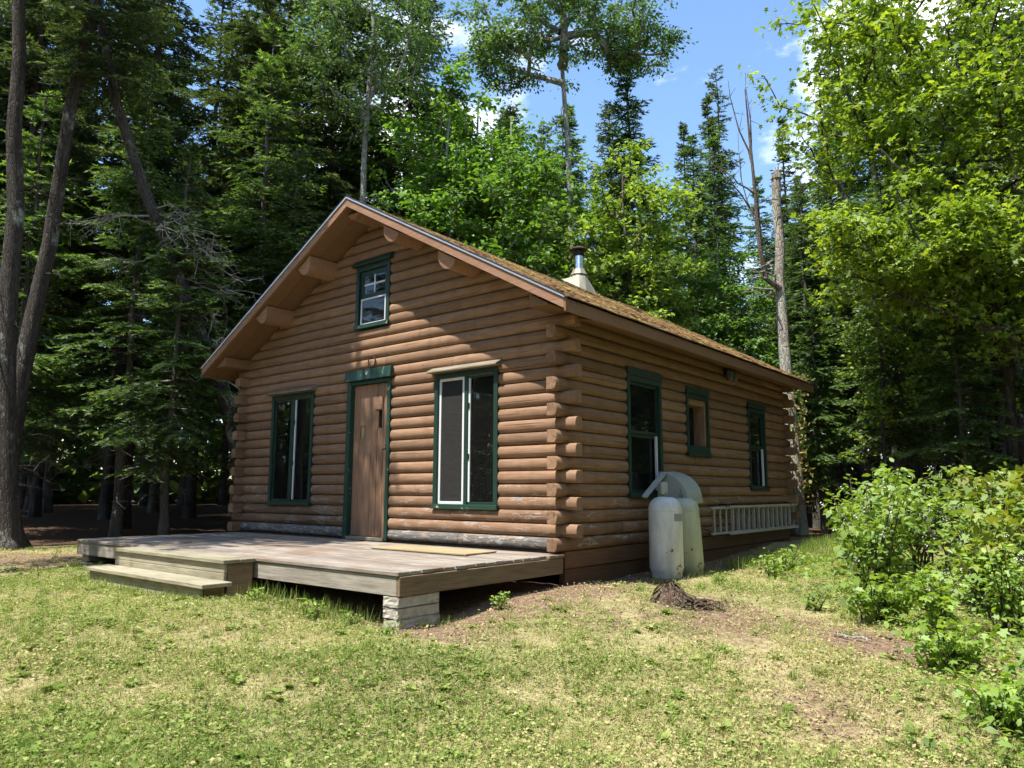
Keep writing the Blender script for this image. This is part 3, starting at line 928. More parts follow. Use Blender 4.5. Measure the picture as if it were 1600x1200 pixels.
for i in range(npl):
    a_, b_ = dx0 + i * pw + .0025, dx0 + (i + 1) * pw - .0025
    yy = .045 + rnd.uniform(-.003, .003)
    if i in holes:
        h0, h1 = holes[i]
        boxo('plank', M['door'], door, a_, b_, yy, .0745, .034, h0, .004)
        boxo('plank', M['door'], door, a_, b_, yy, .0745, h1, dz1 - .055, .004)
        mb = MB(); boxes = [(a_, a_ + .02, h0 + .001, h1 - .001), (b_ - .02, b_, h0 + .001, h1 - .001)]
        for p, q, r, t in boxes: mb.box(p, q, yy - .008, .0745, r, t)
        mb.build('light_frame', M['door'], door, bevel=.002)
        boxo('pane', M['glass'] if i == 4 else M['ply'], door, a_ + .021, b_ - .021, .060, .065, h0 + .002, h1 - .002, 0)
    else:
        boxo('plank', M['door'], door, a_, b_, yy, .0745, .034, dz1 - .055, .004)
boxo('batten', M['trim'], door, dx1 - .30, dx1 - .14, .022, .043, 1.80, 1.98, .003)
boxo('latch', M['black'], door, dx1 - .05, dx1 - .015, .012, .044, 1.22, 1.30, .004)
MB().tube([(dx1 - .04, .03, 1.24), (dx1 - .04, -.005, 1.235), (dx1 - .08, -.008, 1.232)], .008, 6).build('handle', M['black'], door)
boxo('hasp', M['metal_edge'], door, dx1 - .045, dx1 - .01, .03, .0435, 1.02, 1.06, .002)

# horseshoe over the door, lamp under the eave, ladder
def local_world(x, y, z):
    p = C0 + Uv * (-x) + Vv * y
    return (p[0], p[1], Z0 + z)
path = [(.075 * math.sin(t), 0, -.085 * math.cos(t)) for t in np.linspace(-2.55, 2.55, 15)]
hs = empty('horseshoe', local_world(-3.34, -.02, 2.49), ROT)
tag(hs, 'rusty iron horseshoe nailed points up above the cabin door', 'horseshoe')
MB().tube(path, [.010] * 15, 6).build('shoe', M['rust'], hs)
MB().tube([(0, .005, -.08), (0, -.018, -.08)], .006, 6).build('nail', M['black'], hs)

lamp = empty('wall_lamp', local_world(.012, 4.56, 2.56), ROT)
tag(lamp, 'small dark wall lantern under the eave of the side wall', 'lamp')
MB().box(-.012, .015, -.06, .06, -.02, .14).build('back_plate', M['black'], lamp, bevel=.003)
MB().tube([(.012, 0, .08), (.09, 0, .10), (.11, 0, .065)], .012, 6).build('arm', M['black'], lamp)
for dy in (-.09, .09):
    MB().lathe([(.03, .05), (.055, .02), (.055, -.10), (.03, -.13)], 8, (.10, dy, 0)).build('lamp_glass', M['dark_glass'], lamp)
MB().box(.075, .125, -.12, .12, .052, .068).build('lamp_top', M['black'], lamp, bevel=.003)

lad = empty('ladder', local_world(.03, 3.72, .02), ROT)
tag(lad, 'long weathered ladder hung lengthways low on the side wall', 'ladder')
LL = 3.72
for zz in (0.0, .38):
    boxo('rail', M['alu'], lad, .0, .035, 0, LL, zz, zz + .036, .005)
for i in range(17):
    y = .12 + (LL - .24) * i / 16
    MB().tube([(.015, y, .03), (.015, y + rnd.uniform(-.01, .01), .41)], .017, 8).build('rung', M['alu'], lad)
boxo('rail', M['alu'], lad, .034, .06, .62, LL + .05, .392, .43, .004)
boxo('rail', M['alu'], lad, .034, .06, .62, LL + .05, -.018, .028, .004)
for i in range(14):
    y = .76 + (LL - .9) * i / 13
    MB().tube([(.047, y, .0), (.047, y + rnd.uniform(-.01, .01), .41)], .013, 6).build('rung', M['alu'], lad)
for yy in (.45, LL - .35):
    MB().tube([(-.06, yy, .455), (.07, yy, .45), (.075, yy, .40)], .007, 6).build('hook', M['black'], lad)

# ------------------------------------------------------------------ deck, steps, piers, board
deck = empty('wooden_deck', (C0[0], C0[1], Z0), ROT)
tag(deck, 'low weathered grey plank deck across the front of the cabin', 'deck')
DZ = -.022
DV0 = -2.45
nb = 17
bw = (-DV0 - .02) / nb
for i in range(nb):
    y0 = DV0 - .02 + i * bw + rnd.uniform(.002, .005); y1 = DV0 - .02 + (i + 1) * bw - rnd.uniform(.002, .005)
    j = rnd.uniform(2.2, 4.6)
    ends = [(.0 + rnd.uniform(-.02, .015), j - .002), (j + .002, 6.66 + rnd.uniform(-.03, .03))]
    for a_, b_ in ends:
        zz = DZ + rnd.uniform(-.004, .003)
        boxo('deck_board', M['deck_x'], deck, -b_, -a_, y0, min(y1, -.02), zz - .034, zz, .004)
boxo('rim_joist', M['rim_x'], deck, -6.62, -.03, DV0 + .0, DV0 + .04, DZ - .205, DZ - .040, .004)
boxo('rim_joist', M['rim_y'], deck, -.028, .012, DV0 + .0, -.06, DZ - .205, DZ - .040, .004)
boxo('rim_joist', M['rim_y'], deck, -6.66, -6.622, DV0 + .0, -.03, DZ - .205, DZ - .040, .004)
for i in range(1, 11):
    boxo('joist', M['rim_y'], deck, -.03 - i * .6 - .02, -.03 - i * .6 + .02, DV0 + .042, -.06, DZ - .20, DZ - .042, .003)

def pier(u0, u1, v0, v1, courses, ztop, label):
    p = empty('block_pier', (*pt((u0 + u1) / 2, (v0 + v1) / 2)[:2], Z0 + ztop - courses * .095), ROT)
    tag(p, label, 'pier')
    hx, hy = (u1 - u0) / 2, (v1 - v0) / 2
    for c in range(courses):
        dx, dy = rnd.uniform(-.008, .008), rnd.uniform(-.010, .010)
        mb = MB().box(-hx + dx, hx + dx, -hy + dy, hy + dy, c * .095 + .002, c * .095 + .092)
        o = mb.build('block', M['block'], p, bevel=.006)
        bm = bmesh.new(); bm.from_mesh(o.data)
        bmesh.ops.subdivide_edges(bm, edges=list(bm.edges), cuts=3, use_grid_fill=True)
        for v_ in bm.verts: v_.co += Vector((rnd.gauss(0, .0025), rnd.gauss(0, .0025), rnd.gauss(0, .001)))
        bm.to_mesh(o.data); bm.free()
    return p
pier(.005, .20, -2.44, -1.95, 5, DZ - .207, 'pier of stacked concrete blocks under the near corner of the deck')
pier(6.40, 6.62, -2.40, -2.0, 3, DZ - .207, 'short concrete block pier under the far left corner of the deck')
pier(3.2, 3.42, -2.3, -1.9, 4, DZ - .207, 'concrete block pier in the shade behind the steps')

steps = empty('wooden_steps', (*pt(3.35, -2.8)[:2], Z0 - .42), ROT)
tag(steps, 'two weathered wooden box steps leading up to the deck', 'steps')
sx = 3.35; sz = .42
def stp(name, u0, u1, v0, v1, z0, z1, m='step_x', bev=.005):
    return boxo(name, M[m], steps, sx - u1, sx - u0, v0 + 2.8, v1 + 2.8, z0 + sz, z1 + sz, bev)
stp('tread', 2.13, 4.62, -2.83, -2.65, -.062, -.024); stp('tread', 2.13, 4.62, -2.645, -2.475, -.064, -.026)
stp('riser', 2.16, 4.60, -2.80, -2.765, -.155, -.064); stp('riser', 2.16, 4.60, -2.802, -2.767, -.25, -.158)
stp('side_board', 2.16, 2.195, -2.76, -2.48, -.40, -.066, 'rim_y'); stp('side_board', 4.565, 4.60, -2.76, -2.48, -.40, -.066, 'rim_y')
stp('tread', 1.98, 4.70, -3.12, -2.81, -.262, -.222)
stp('riser', 2.10, 4.62, -3.07, -3.035, -.44, -.264); stp('side_board', 2.08, 2.12, -3.03, -2.83, -.44, -.264, 'rim_y')
stp('side_board', 4.58, 4.62, -3.03, -2.83, -.44, -.264, 'rim_y')

ply = MB().loft([[(-.78, -.24, 0), (.78, -.28, 0), (.76, .26, 0), (-.80, .30, 0)], [(-.78, -.24, .014), (.78, -.28, .016), (.76, .26, .014), (-.80, .30, .014)]]).build('plywood_sheet', M['ply'], None, bevel=.002)
ply.location = (*pt(1.42, -.66)[:2], Z0 + DZ + .005); ply.rotation_euler = (0, 0, ROT + .02)
tag(ply, 'thin yellowish plywood sheet lying on the deck near the right window', 'board')

# ------------------------------------------------------------------ gas cylinders, hood, stump
def tank(loc, label, H=1.04, R=.20, lean=(0, 0), mt='tank'):
    t = empty('gas_cylinder', loc); t.rotation_euler = (lean[0], lean[1], .3)
    tag(t, label, 'gas cylinder', 'gas cylinders beside the side wall')
    prof = [(R * .86, .0), (R * .90, .012), (R * .90, .07), (R * .94, .085), (R, .12), (R, H - .17)]
    for k in range(1, 8):
        a = k / 8 * math.pi / 2
        prof.append((R * (.28 + .72 * math.cos(a)), H - .17 + .15 * math.sin(a)))
    prof.append((R * .22, H - .02))
    MB().lathe(prof, 32).build('shell', M[mt], t, smooth=True, autos=.7)
    MB().lathe([(R * 1.006, H - .19), (R * 1.012, H - .185), (R * 1.012, H - .178), (R * 1.006, H - .173)], 32).build('weld_seam', M[mt], t, smooth=True)
    MB().lathe([(.035, H - .03), (.035, H + .03), (.022, H + .04), (.022, H + .09)], 10).build('valve', M['galv'], t)
    return t
tx, ty = pt(-.46, 1.48)[:2]
tk = tank((tx, ty, gz(tx, ty) - .01), 'white gas cylinder nearest the camera, its paint stained and rusty at the foot', .99, .205)
mb = MB()
for i in range(7):     # the faded data label, curved on the shell
    pass
ring = []
ts = np.linspace(-1.55, -.75, 9)
mb.loft([[(.2065 * math.cos(t), .2065 * math.sin(t), z) for t in list(ts)] + [(.2052 * math.cos(t), .2052 * math.sin(t), z) for t in list(ts[::-1])] for z in (.68, .77)])
mb.build('faded_label', mat_simple('faded_label', (.38, .37, .33), .7, var=.9, scale=40), tk)
MB().box(-.06, .03, -.03, .05, 1.0, 1.15).build('regulator', M['hood'], tk, bevel=.008)
tx2, ty2 = pt(-.44, 2.12)[:2]
tank((tx2, ty2, gz(tx2, ty2) - .01), 'dull greenish gas cylinder leaning behind the white one', 1.0, .20, (.0, -.07), 'tank_green')

hood = empty('cylinder_hood', (*pt(-.06, 2.05)[:2], Z0 + .585), ROT)
tag(hood, 'grey rounded sheet metal hood tilted over the gas cylinders', 'hood')
Rh, Dh = .42, .44
arc = [(Rh * math.sin(t), .34 * math.cos(t)) for t in np.linspace(0.0, math.pi / 2, 12)]
arc = [(x, z * (1 if x > 0 else 1)) for x, z in arc]
outer = arc; inner = [(x * .975, z * .97) for x, z in arc]
mb = MB()
mb.loft([[(x, y, z) for x, z in outer] + [(x, y, z) for x, z in reversed(inner)] for y in np.linspace(0, Dh, 4)])
mb.build('shell', M['hood'], hood, smooth=True, autos=.6)
for y in (-.006, Dh + .001):
    mb = MB(); pl = [(x, z) for x, z in outer] + [(Rh, -.05), (0, -.05)]
    mb.loft([[(x, y, z) for x, z in pl], [(x, y + .005, z) for x, z in pl]]).build('end_panel', M['hood'], hood)
MB().loft([[(Rh + .001, y, 0.0), (Rh + .014, y, -.001), (Rh + .014, y, -.055), (Rh + .001, y, -.055)] for y in (-.008, Dh + .008)]).build('lip', M['hood'], hood, bevel=.002)
mb = MB()
mb.loft([[(.05, .0, .330), (.13, .0, .325), (.13, .0, .337), (.05, .0, .342)], [(.06, -.26, .20), (.14, -.26, .19), (.14, -.26, .202), (.06, -.26, .212)], [(.07, -.56, .03), (.15, -.56, .02), (.15, -.56, .032), (.07, -.56, .042)]])
mb.build('lid_flap', M['hood'], hood, bevel=.001)
hood.rotation_euler = (.03, .07, ROT)

# gas line from the hood to the wall
tag(MB().tube([pt(-.30, 2.28, Z0 + .42), pt(-.25, 2.6, Z0 + .30), pt(-.08, 3.05, Z0 + .17), pt(-.05, 3.6, Z0 + .10), pt(.03, 3.9, Z0 + .07)], .009, 6).build('gas_line', M['black'], None), 'thin dark gas line running from the cylinders along the side wall', 'pipe')

rs = np.random.RandomState(4)
stx, sty = 1.56, 7.50
stump = empty('rotten_stump', (stx, sty, gz(stx, sty) - .03))
tag(stump, 'rotten splintered tree stump crumbling on the ground before the gas cylinders', 'stump')
mb = MB()
n = 22; rings = []
hs_ = [.02 + .07 * max(0, math.sin(1.2 + j * .5)) + rs.uniform(0, .06) for j in range(n)]
for k, (rr, hh) in enumerate([(.30, -.02), (.24, .05), (.17, .13), (.09, None), (.02, .24)]):
    r = []
    for j in range(n):
        t = 2 * math.pi * j / n
        q = rr * (1 + .22 * math.sin(3 * t + 1) + rs.uniform(-.14, .14))
        z = hh if hh is not None else .16 + hs_[j]
        if k == 2: z = hh + hs_[j] * .2
        r.append((q * math.cos(t), q * math.sin(t), z))
    rings.append(r)
mb.loft(rings).build('stump_body', M['stump'], stump)
for i in range(120):     # ragged strips running down the broken cone
    t = rs.uniform(0, 6.28); q0 = rs.uniform(.0, .16); q1 = q0 + rs.uniform(.06, .22)
    za = max(.30 - q0 * 1.3 + rs.uniform(-.05, .05), .03); zb_ = max(.30 - q1 * 1.25 + rs.uniform(-.06, .05), -.01)
    if rs.rand() < .3: za += rs.uniform(.02, .10)
    t2 = t + rs.normal(0, .25)
    p0 = np.array([q0 * math.cos(t), q0 * math.sin(t), za]); p1 = np.array([q1 * math.cos(t2), q1 * math.sin(t2), zb_])
    pm = (p0 + p1) / 2 + np.array([math.cos(t), math.sin(t), .6]) * rs.uniform(.0, .04)
    w_ = rs.uniform(.010, .032); sd = np.array([-math.sin(t), math.cos(t), rs.uniform(-.3, .3)]) * w_; nn = np.array([math.cos(t), math.sin(t), .8]) * .006
    MB().loft([[p0 - sd * .2, p0 + nn * .5, p0 + sd * .2, p0 - nn], [pm - sd, pm + nn, pm + sd, pm - nn], [p1 - sd * .5, p1 + nn, p1 + sd * .4, p1 - nn]]).build('splinter', M['stump'], stump)
mx, my_ = stx + .42, sty - .12
chips = MB()
for i in range(800):
    r_ = abs(rs.normal(0, .22)); t = rs.uniform(0, 6.28); x, y = r_ * math.cos(t) * 1.35 + .2, r_ * math.sin(t) * .8 - .06
    z = .09 * rs.rand() * math.exp(-((x - .30) / .26) ** 2 - ((y + .1) / .18) ** 2) + .025; a = rs.uniform(0, 6.28); l_ = rs.uniform(.015, .05); w_ = rs.uniform(.005, .016); tl = rs.uniform(-.6, .6)
    c_, s_ = math.cos(a), math.sin(a)
    P = lambda p, q: (x + p * c_ - q * s_, y + p * s_ + q * c_, z + p * tl + rs.uniform(0, .01))
    chips.add([P(-l_, -w_), P(l_, -w_ * .6), P(l_ * 1.1, w_ * .6), P(-l_, w_), (x, y, z + .012)], [(0, 1, 4), (1, 2, 4), (2, 3, 4), (3, 0, 4), (0, 3, 2, 1)])
stump.scale = (.85, .85, .68)
o = chips.build('wood_crumbs', M['stump'], stump); tag(o, 'brown crumbs of rotten wood beside the stump', kind='stuff')
#VEGETATION
# ------------------------------------------------------------------ vegetation builders
def rot_basis(fwd, up):
    f = fwd / np.maximum(np.linalg.norm(fwd, axis=-1, keepdims=True), 1e-9)
    s = np.cross(up, f); s /= np.maximum(np.linalg.norm(s, axis=-1, keepdims=True), 1e-9)
    n = np.cross(f, s)
    return f, s, n

LEAF = {
    'oval': (np.array([(0, 0, 0), (.35, .28, .06), (.35, -.28, .06), (.75, .2, .02), (.75, -.2, .02), (1.05, 0, -.08)]),
             np.array([(0, 2, 1), (1, 2, 4), (1, 4, 3), (3, 4, 5)])),
    'quad': (np.array([(0, 0, 0), (.5, .36, .08), (1, 0, -.05), (.5, -.36, .08)]), np.array([(0, 3, 2), (0, 2, 1)])),
    'maple': (np.array([(0, 0, 0), (.12, .42, -.05), (.42, .22, .03), (.62, .55, -.10), (.66, .18, .03), (1.05, 0, -.12), (.66, -.18, .03), (.62, -.55, -.10), (.42, -.22, .03), (.12, -.42, -.05), (.40, 0, 0)]),
              np.array([(10, 0, 9), (10, 9, 8), (10, 8, 7), (10, 7, 6), (10, 6, 5), (10, 5, 4), (10, 4, 3), (10, 3, 2), (10, 2, 1), (10, 1, 0)])),
}
def leaves(pos, fwd, up, size, tone, kind):
    T, Fc = LEAF[kind]
    f, s, n = rot_basis(fwd, up)
    k = len(T)
    V = (pos[:, None, :] + size[:, None, None] * (T[None, :, 0, None] * f[:, None, :] + T[None, :, 1, None] * s[:, None, :] + T[None, :, 2, None] * n[:, None, :]))
    F = Fc[None] + (np.arange(len(pos)) * k)[:, None, None]
    return V.reshape(-1, 3), F.reshape(-1, 3), np.repeat(tone, k)

def needle_tris(p, d, side, length, width, tone):
    V = np.stack([p - side * width[:, None] * .5, p + side * width[:, None] * .5, p + d * length[:, None]], 1).reshape(-1, 3)
    F = np.arange(len(V)).reshape(-1, 3)
    return V, F, np.repeat(tone, 3)

def bent_path(p0, p1, rs, amp, n=6):
    p0, p1 = np.array(p0, float), np.array(p1, float)
    t = np.linspace(0, 1, n)[:, None]
    P = p0 + (p1 - p0) * t
    w = rs.normal(0, amp, (n, 3)); w[0] = 0; w[-1] = 0
    w = np.cumsum(w, 0) * np.sin(np.pi * t)
    return P + w

def trunk_obj(name, H, r0, r1, mat, rs, parent, amp=.05, n=14, sides=14, flare=.5, path=None):
    if path is None:
        path = [(0, 0, -.15)] + [(rs.normal(0, amp), rs.normal(0, amp), H * k / n) for k in range(1, n + 1)]
        path[1] = (0, 0, H / n)
    zs = np.array([p[2] for p in path]); zz = (zs - zs[0]) / (zs[-1] - zs[0])
    P = [np.array(path[0])]
    R = [r0 * (1 + flare)]
    # a denser foot for the flare
    for z in (.12, .35, .7):
        q = np.array(path[0]) + (np.array(path[1]) - np.array(path[0])) * min(z / max(path[1][2] - path[0][2], .1), .95)
        P.append(q); R.append(r0 * (1 + flare * math.exp(-z * 3.2)))
    for i in range(1, len(path)):
        P.append(np.array(path[i])); R.append(r0 + (r1 - r0) * zz[i] ** .9)
    mb = MB().tube(P, R, sides)
    o = mb.build(name, mat, parent, smooth=True, autos=1.2)
    # irregular cross-section, jagged grain
    co = np.empty(len(o.data.vertices) * 3, np.float32); o.data.vertices.foreach_get('co', co)
    co = co.reshape(-1, 3); nr = len(P)
    if len(co) == nr * sides:
        rg_ = co.reshape(nr, sides, 3); cen = rg_.mean(1, keepdims=True); a = np.linspace(0, 2 * np.pi, sides, endpoint=False)[None]
        zz_ = cen[:, :, 2]
        k = 1 + .06 * np.sin(3 * a + zz_ * .7) + .04 * np.sin(5 * a + zz_ * 1.9) + rs.normal(0, .03, (nr, sides)) + .35 * flare * np.maximum(0, np.sin(5 * a)) * np.exp(-np.maximum(zz_, 0) * 2.5)
        rg_ = cen + (rg_ - cen) * k[:, :, None]
        o.data.vertices.foreach_set('co', np.ascontiguousarray(rg_.reshape(-1), dtype=np.float32)); o.data.update()
    return o

def conifer_meshes(seed, H, crown0, rmax, droop=.25, step=.42, per=5, sec=.15, ter=.05, tl=.085, tw=.026, tips=.5, r0=.16, shape=.75, dead=24, mat='needle', bark='bark', gap=.12, flare=.35):
    """trunk, bare lower branches and needle crown as three meshes"""
    rs = np.random.RandomState(seed)
    V, F, T = [], [], []
    wood = MB()
    nv = 0
    tl *= 1.2; tw *= 1.25; per += 2; ter *= .62; sec *= .85
    z = crown0
    while z < H - .15:
        q = (H - z) / (H - crown0)
        Lb = rmax * (q ** shape) * (1 if q < .85 else 1 - (q - .85) * 1.8) + .10
        for b in range(per):
            if rs.rand() < gap: continue
            az = rs.uniform(0, 6.283); l = Lb * rs.uniform(.6, 1.15)
            zb = z + rs.uniform(-.5, .5) * step
            el = np.interp(q, [0, .25, .6, 1], [.75, .30, .02, -.20]) + rs.normal(0, .08)
            h = np.array([math.cos(az), math.sin(az), 0]); side = np.array([-h[1], h[0], 0])
            n_ = max(4, int(l / .3))
            ts = np.linspace(0, 1, n_ + 1)
            dz = l * (math.sin(el) * ts - droop * ts ** 2 + droop * .55 * ts ** 3)
            path = h[None] * (l * math.cos(el) * ts)[:, None] + np.array([0, 0, zb]) + np.stack([0 * ts, 0 * ts, dz], 1)
            sway = rs.normal(0, .06) * l
            path += side[None] * (sway * ts ** 2)[:, None]
            wood.tube(path, list(np.interp(ts, [0, 1], [.012 + .009 * l, .004])), 4, False)
            # secondary shoots
            ns = max(5, int(l * (1 - .18) / sec) * 2)
            s_ = np.linspace(.16, 1.0, ns) + rs.normal(0, .008, ns); s_ = np.clip(s_, .12, 1)
            base = np.stack([np.interp(s_, ts, path[:, k]) for k in range(3)], 1)
            sl = (0.46 * l * (1 - s_) ** .9 + .10) * rs.uniform(.65, 1.2, ns); sl = np.minimum(sl, .75)
            sg = np.where(np.arange(ns) % 2 == 0, 1.0, -1.0)
            ang = np.radians(rs.uniform(42, 68, ns)); ang[-1] = 0
            tang = h * math.cos(el) + np.array([0, 0, math.sin(el)]) * .8
            sd = tang[None] * np.cos(ang)[:, None] + side[None] * (sg * np.sin(ang))[:, None]
            sd[:, 2] += rs.normal(-.12, .14, ns)
            sd /= np.linalg.norm(sd, axis=1, keepdims=True)
            # tertiary needle sprays
            nt = np.maximum(3, (sl / ter).astype(int)) * 2
            ii = np.repeat(np.arange(ns), nt)
            k_ = np.concatenate([np.arange(m) for m in nt]); fr = (k_ // 2 + .5) / (nt[ii] / 2) + rs.normal(0, .02, len(ii))
            sag = np.zeros((len(ii), 3)); sag[:, 2] = -.22 * sl[ii] * fr ** 2
            p = base[ii] + sd[ii] * (sl[ii] * fr)[:, None] + sag
            perp = np.cross(sd, np.array([0, 0, 1.0])); perp /= np.maximum(np.linalg.norm(perp, axis=1, keepdims=True), 1e-6)
            g = np.where(k_ % 2 == 0, 1.0, -1.0); a2 = np.radians(rs.uniform(25, 60, len(ii)))
            d = sd[ii] * np.cos(a2)[:, None] + perp[ii] * (g * np.sin(a2))[:, None]; d[:, 2] += rs.normal(0, .22, len(ii))
            d /= np.linalg.norm(d, axis=1, keepdims=True)
            wv = np.cross(d, np.array([0, 0, 1.0]) + rs.normal(0, .85, (len(ii), 3))); wv /= np.maximum(np.linalg.norm(wv, axis=1, keepdims=True), 1e-6)
            ln = tl * rs.uniform(.7, 1.35, len(ii))
            outer = np.clip(s_[ii] * .55 + fr * .55, 0, 1)
            tone = np.clip(.26 + rs.normal(0, .15, len(ii)) + tips * np.clip((outer - .55) / .45, 0, 1) * rs.uniform(.3, 1.2, len(ii)), 0, 1)
            v, f, t = needle_tris(p, d, wv, ln, np.full(len(ii), tw) * rs.uniform(.7, 1.3, len(ii)), tone)
            V.append(v); F.append(f + nv); T.append(t); nv += len(v)
        z += step * rs.uniform(.75, 1.25)
    for i in range(dead):
        zb = rs.uniform(min(1.2, crown0 * .4), max(crown0 * 1.1, 1.4)); az = rs.uniform(0, 6.283); l = rs.uniform(.4, 1.5)
        h = np.array([math.cos(az), math.sin(az), rs.uniform(-.45, .1)])
        p0 = np.array([0, 0, zb]); path = bent_path(p0, p0 + h * l, rs, .05, 5)
        wood.tube(path, [.014, .011, .009, .006, .003], 4, False)
        for j in range(rs.randint(1, 5)):
            q = path[rs.randint(2, 5)]; e = q + h * rs.uniform(.1, .4) + rs.normal(0, .16, 3)
            wood.tube(bent_path(q, e, rs, .03, 3), [.006, .004, .002], 3, False)
    V, F, T = np.concatenate(V), np.concatenate(F), np.concatenate(T)
    cm = fast_mesh('crown', V, F, M[mat], {'tone': T})
    to = trunk_obj('trunk', H - .1, r0, .015, M[bark], rs, None, amp=.018 + .001 * H, flare=flare)
    wo = wood.build('branches', M[bark], None)
    tm, wm = to.data, wo.data
    bpy.data.objects.remove(to); bpy.data.objects.remove(wo)
    return tm, wm, cm

def place(name, meshes, loc, scale, rz, label, cat='tree', group=None, names=('trunk', 'branches', 'crown'), tilt=(0, 0)):
    t = empty(name, loc, rz, tilt[0], tilt[1])
    t.scale = scale if hasattr(scale, '__len__') else (scale,) * 3
    for nme, me in zip(names, meshes):
        if me is not None:
            c = link(nme, me, t)
            if nme in ('branches', 'stems', 'crown', 'foliage', 'blossom'): c['kind'] = 'stuff'
    tag(t, label, cat, group)
    return t

def broadleaf_meshes(seed, H, r0, centers, leaf, mat, bark, n_per, lsize, spray=.42, flat=.45, path=None, limb_r=.03, zmin=.25, droop=.35):
    """centers: (n,3) spray centres in the crown; limbs run from the trunk to each"""
    rs = np.random.RandomState(seed)
    centers = np.asarray(centers, float); n = len(centers)
    if path is None: path = [(0, 0, -.15)] + [(rs.normal(0, .03 * k ** .5), rs.normal(0, .03 * k ** .5), H * k / 10) for k in range(1, 11)]
    P = np.array(path); Pz = P[:, 2]
    wood = MB()
    Lp, Lf, Lu, Ls, Lt = [], [], [], [], []
    zlo = H * zmin
    nodes = [np.array([np.interp(z, Pz, P[:, k]) for k in range(3)]) for z in np.arange(zlo, H * .98, .25)]
    ntr = len(nodes); par = [-1] * ntr; load = [0.0] * ntr
    order = np.argsort(np.hypot(centers[:, 0] - np.interp(centers[:, 2], Pz, P[:, 0]), centers[:, 1] - np.interp(centers[:, 2], Pz, P[:, 1])))
    ends = []
    for ci in order:
        c = centers[ci]; A = np.array(nodes); dv = c - A
        dist = np.linalg.norm(dv, axis=1)
        cost = dist + 1.6 * np.maximum(0, -(dv[:, 2] - .30 * np.hypot(dv[:, 0], dv[:, 1])))
        cost[:ntr] += .5
        cost[dist < .2] += 1
        j = int(np.argmin(cost)); p0 = nodes[j]
        nn = max(2, int(dist[j] / .35)); lp = bent_path(p0, c, rs, .035, nn + 1)
        lp[:, 2] -= .10 * dist[j] * np.sin(np.linspace(0, np.pi, nn + 1)) * .6
        for q in range(1, nn + 1):
            nodes.append(lp[q]); par.append(j); load.append(0.0); j = len(nodes) - 1
        ends.append((ci, j))
    for ci, j in ends:
        while j >= 0: load[j] += 1; j = par[j]
    rad = lambda j: limb_r * .22 * max(load[j], .6) ** .5 + .003
    for j in range(ntr, len(nodes)):
        pj = par[j]
        wood.tube([nodes[pj], nodes[j]], [min(rad(pj), rad(j) * 1.35) if pj >= ntr else rad(j) * 1.25, rad(j)], 5, False)
    for ci, j in ends:
        c = nodes[j]; b = nodes[par[j]]; lp = np.linspace(b, c, 6)
        out = np.array([c[0] - np.interp(c[2], Pz, P[:, 0]), c[1] - np.interp(c[2], Pz, P[:, 1]), 0.0]); out /= max(np.linalg.norm(out), 1e-6)
        m = int(n_per * rs.uniform(.6, 1.4))
        # twigs fan out from the end of the limb
        nt = max(3, m // 9)
        for j in range(nt):
            td = out * rs.uniform(-.1, 1) + rs.normal(0, .6, 3) * np.array([1, 1, flat]); td /= max(np.linalg.norm(td), 1e-6)
            st = lp[rs.randint(3, 6)]; tlen = spray * rs.uniform(.5, 1.35)
            en = st + td * tlen
            if rs.rand() < .5: wood.tube([st, (st + en) / 2 + rs.normal(0, .02, 3), en], [.006, .004, .002], 3, False)
            k = max(2, m // nt); fr = rs.uniform(.15, 1.08, k)
            pos = st + td * (tlen * fr)[:, None] + rs.normal(0, .045 + .1 * spray, (k, 3)) * np.array([1, 1, .6])
            fw = td[None] * .6 + rs.normal(0, .7, (k, 3)); fw[:, 2] = fw[:, 2] * .4 - droop
            up = np.array([0, 0, 1.0]) + rs.normal(0, .38, (k, 3))
            Lp.append(pos); Lf.append(fw); Lu.append(up); Ls.append(lsize * rs.uniform(.45, 1.3, k)); Lt.append(np.clip(rs.normal(.5, .25, k) + rs.normal(0, .18), 0, 1))
    V, F, T = leaves(np.concatenate(Lp), np.concatenate(Lf), np.concatenate(Lu), np.concatenate(Ls), np.concatenate(Lt), leaf)
    cm = fast_mesh('crown', V, F, M[mat], {'tone': T})
    to = trunk_obj('trunk', H, r0, .02, M[bark], rs, None, path=list(map(tuple, path)), flare=.3)
    wo = wood.build('branches', M[bark], None)
    tm, wm = to.data, wo.data
    bpy.data.objects.remove(to); bpy.data.objects.remove(wo)
    return tm, wm, cm

def ellip(rs, n, c, r, hollow=.35):
    p = rs.normal(0, 1, (n, 3)); p /= np.linalg.norm(p, axis=1, keepdims=True)
    q = (hollow + (1 - hollow) * rs.rand(n)) ** .6
    return np.array(c) + p * q[:, None] * np.array(r)

# ------------------------------------------------------------------ tree prototypes (meshes only; each tree below is its own object)
FIR = [conifer_meshes(101, 9.0, 1.9, 1.75, .22, .34, 5, .14, .05, .085, .028, .75, .10, .8, 16, 'needle', 'bark_light'),
       conifer_meshes(102, 11.0, 2.8, 1.9, .26, .38, 5, .15, .052, .09, .03, .6, .12, .75, 22, 'needle', 'bark_light')]
SPR = [conifer_meshes(201, 16.0, 5.0, 2.3, .34, .45, 5, .18, .062, .11, .038, .45, .16, .65, 40, 'needle_old', 'bark'),
       conifer_meshes(202, 17.0, 6.5, 2.0, .30, .45, 5, .18, .062, .11, .038, .4, .15, .7, 46, 'needle_old', 'bark'),
       conifer_meshes(203, 15.0, 3.5, 2.2, .24, .42, 5, .18, .062, .11, .038, .55, .15, .8, 30, 'needle', 'bark_light')]
NAR = conifer_meshes(301, 18.0, 2.5, 2.2, .2, .44, 6, .2, .07, .12, .045, .5, .17, .9, 10, 'needle_old', 'bark')
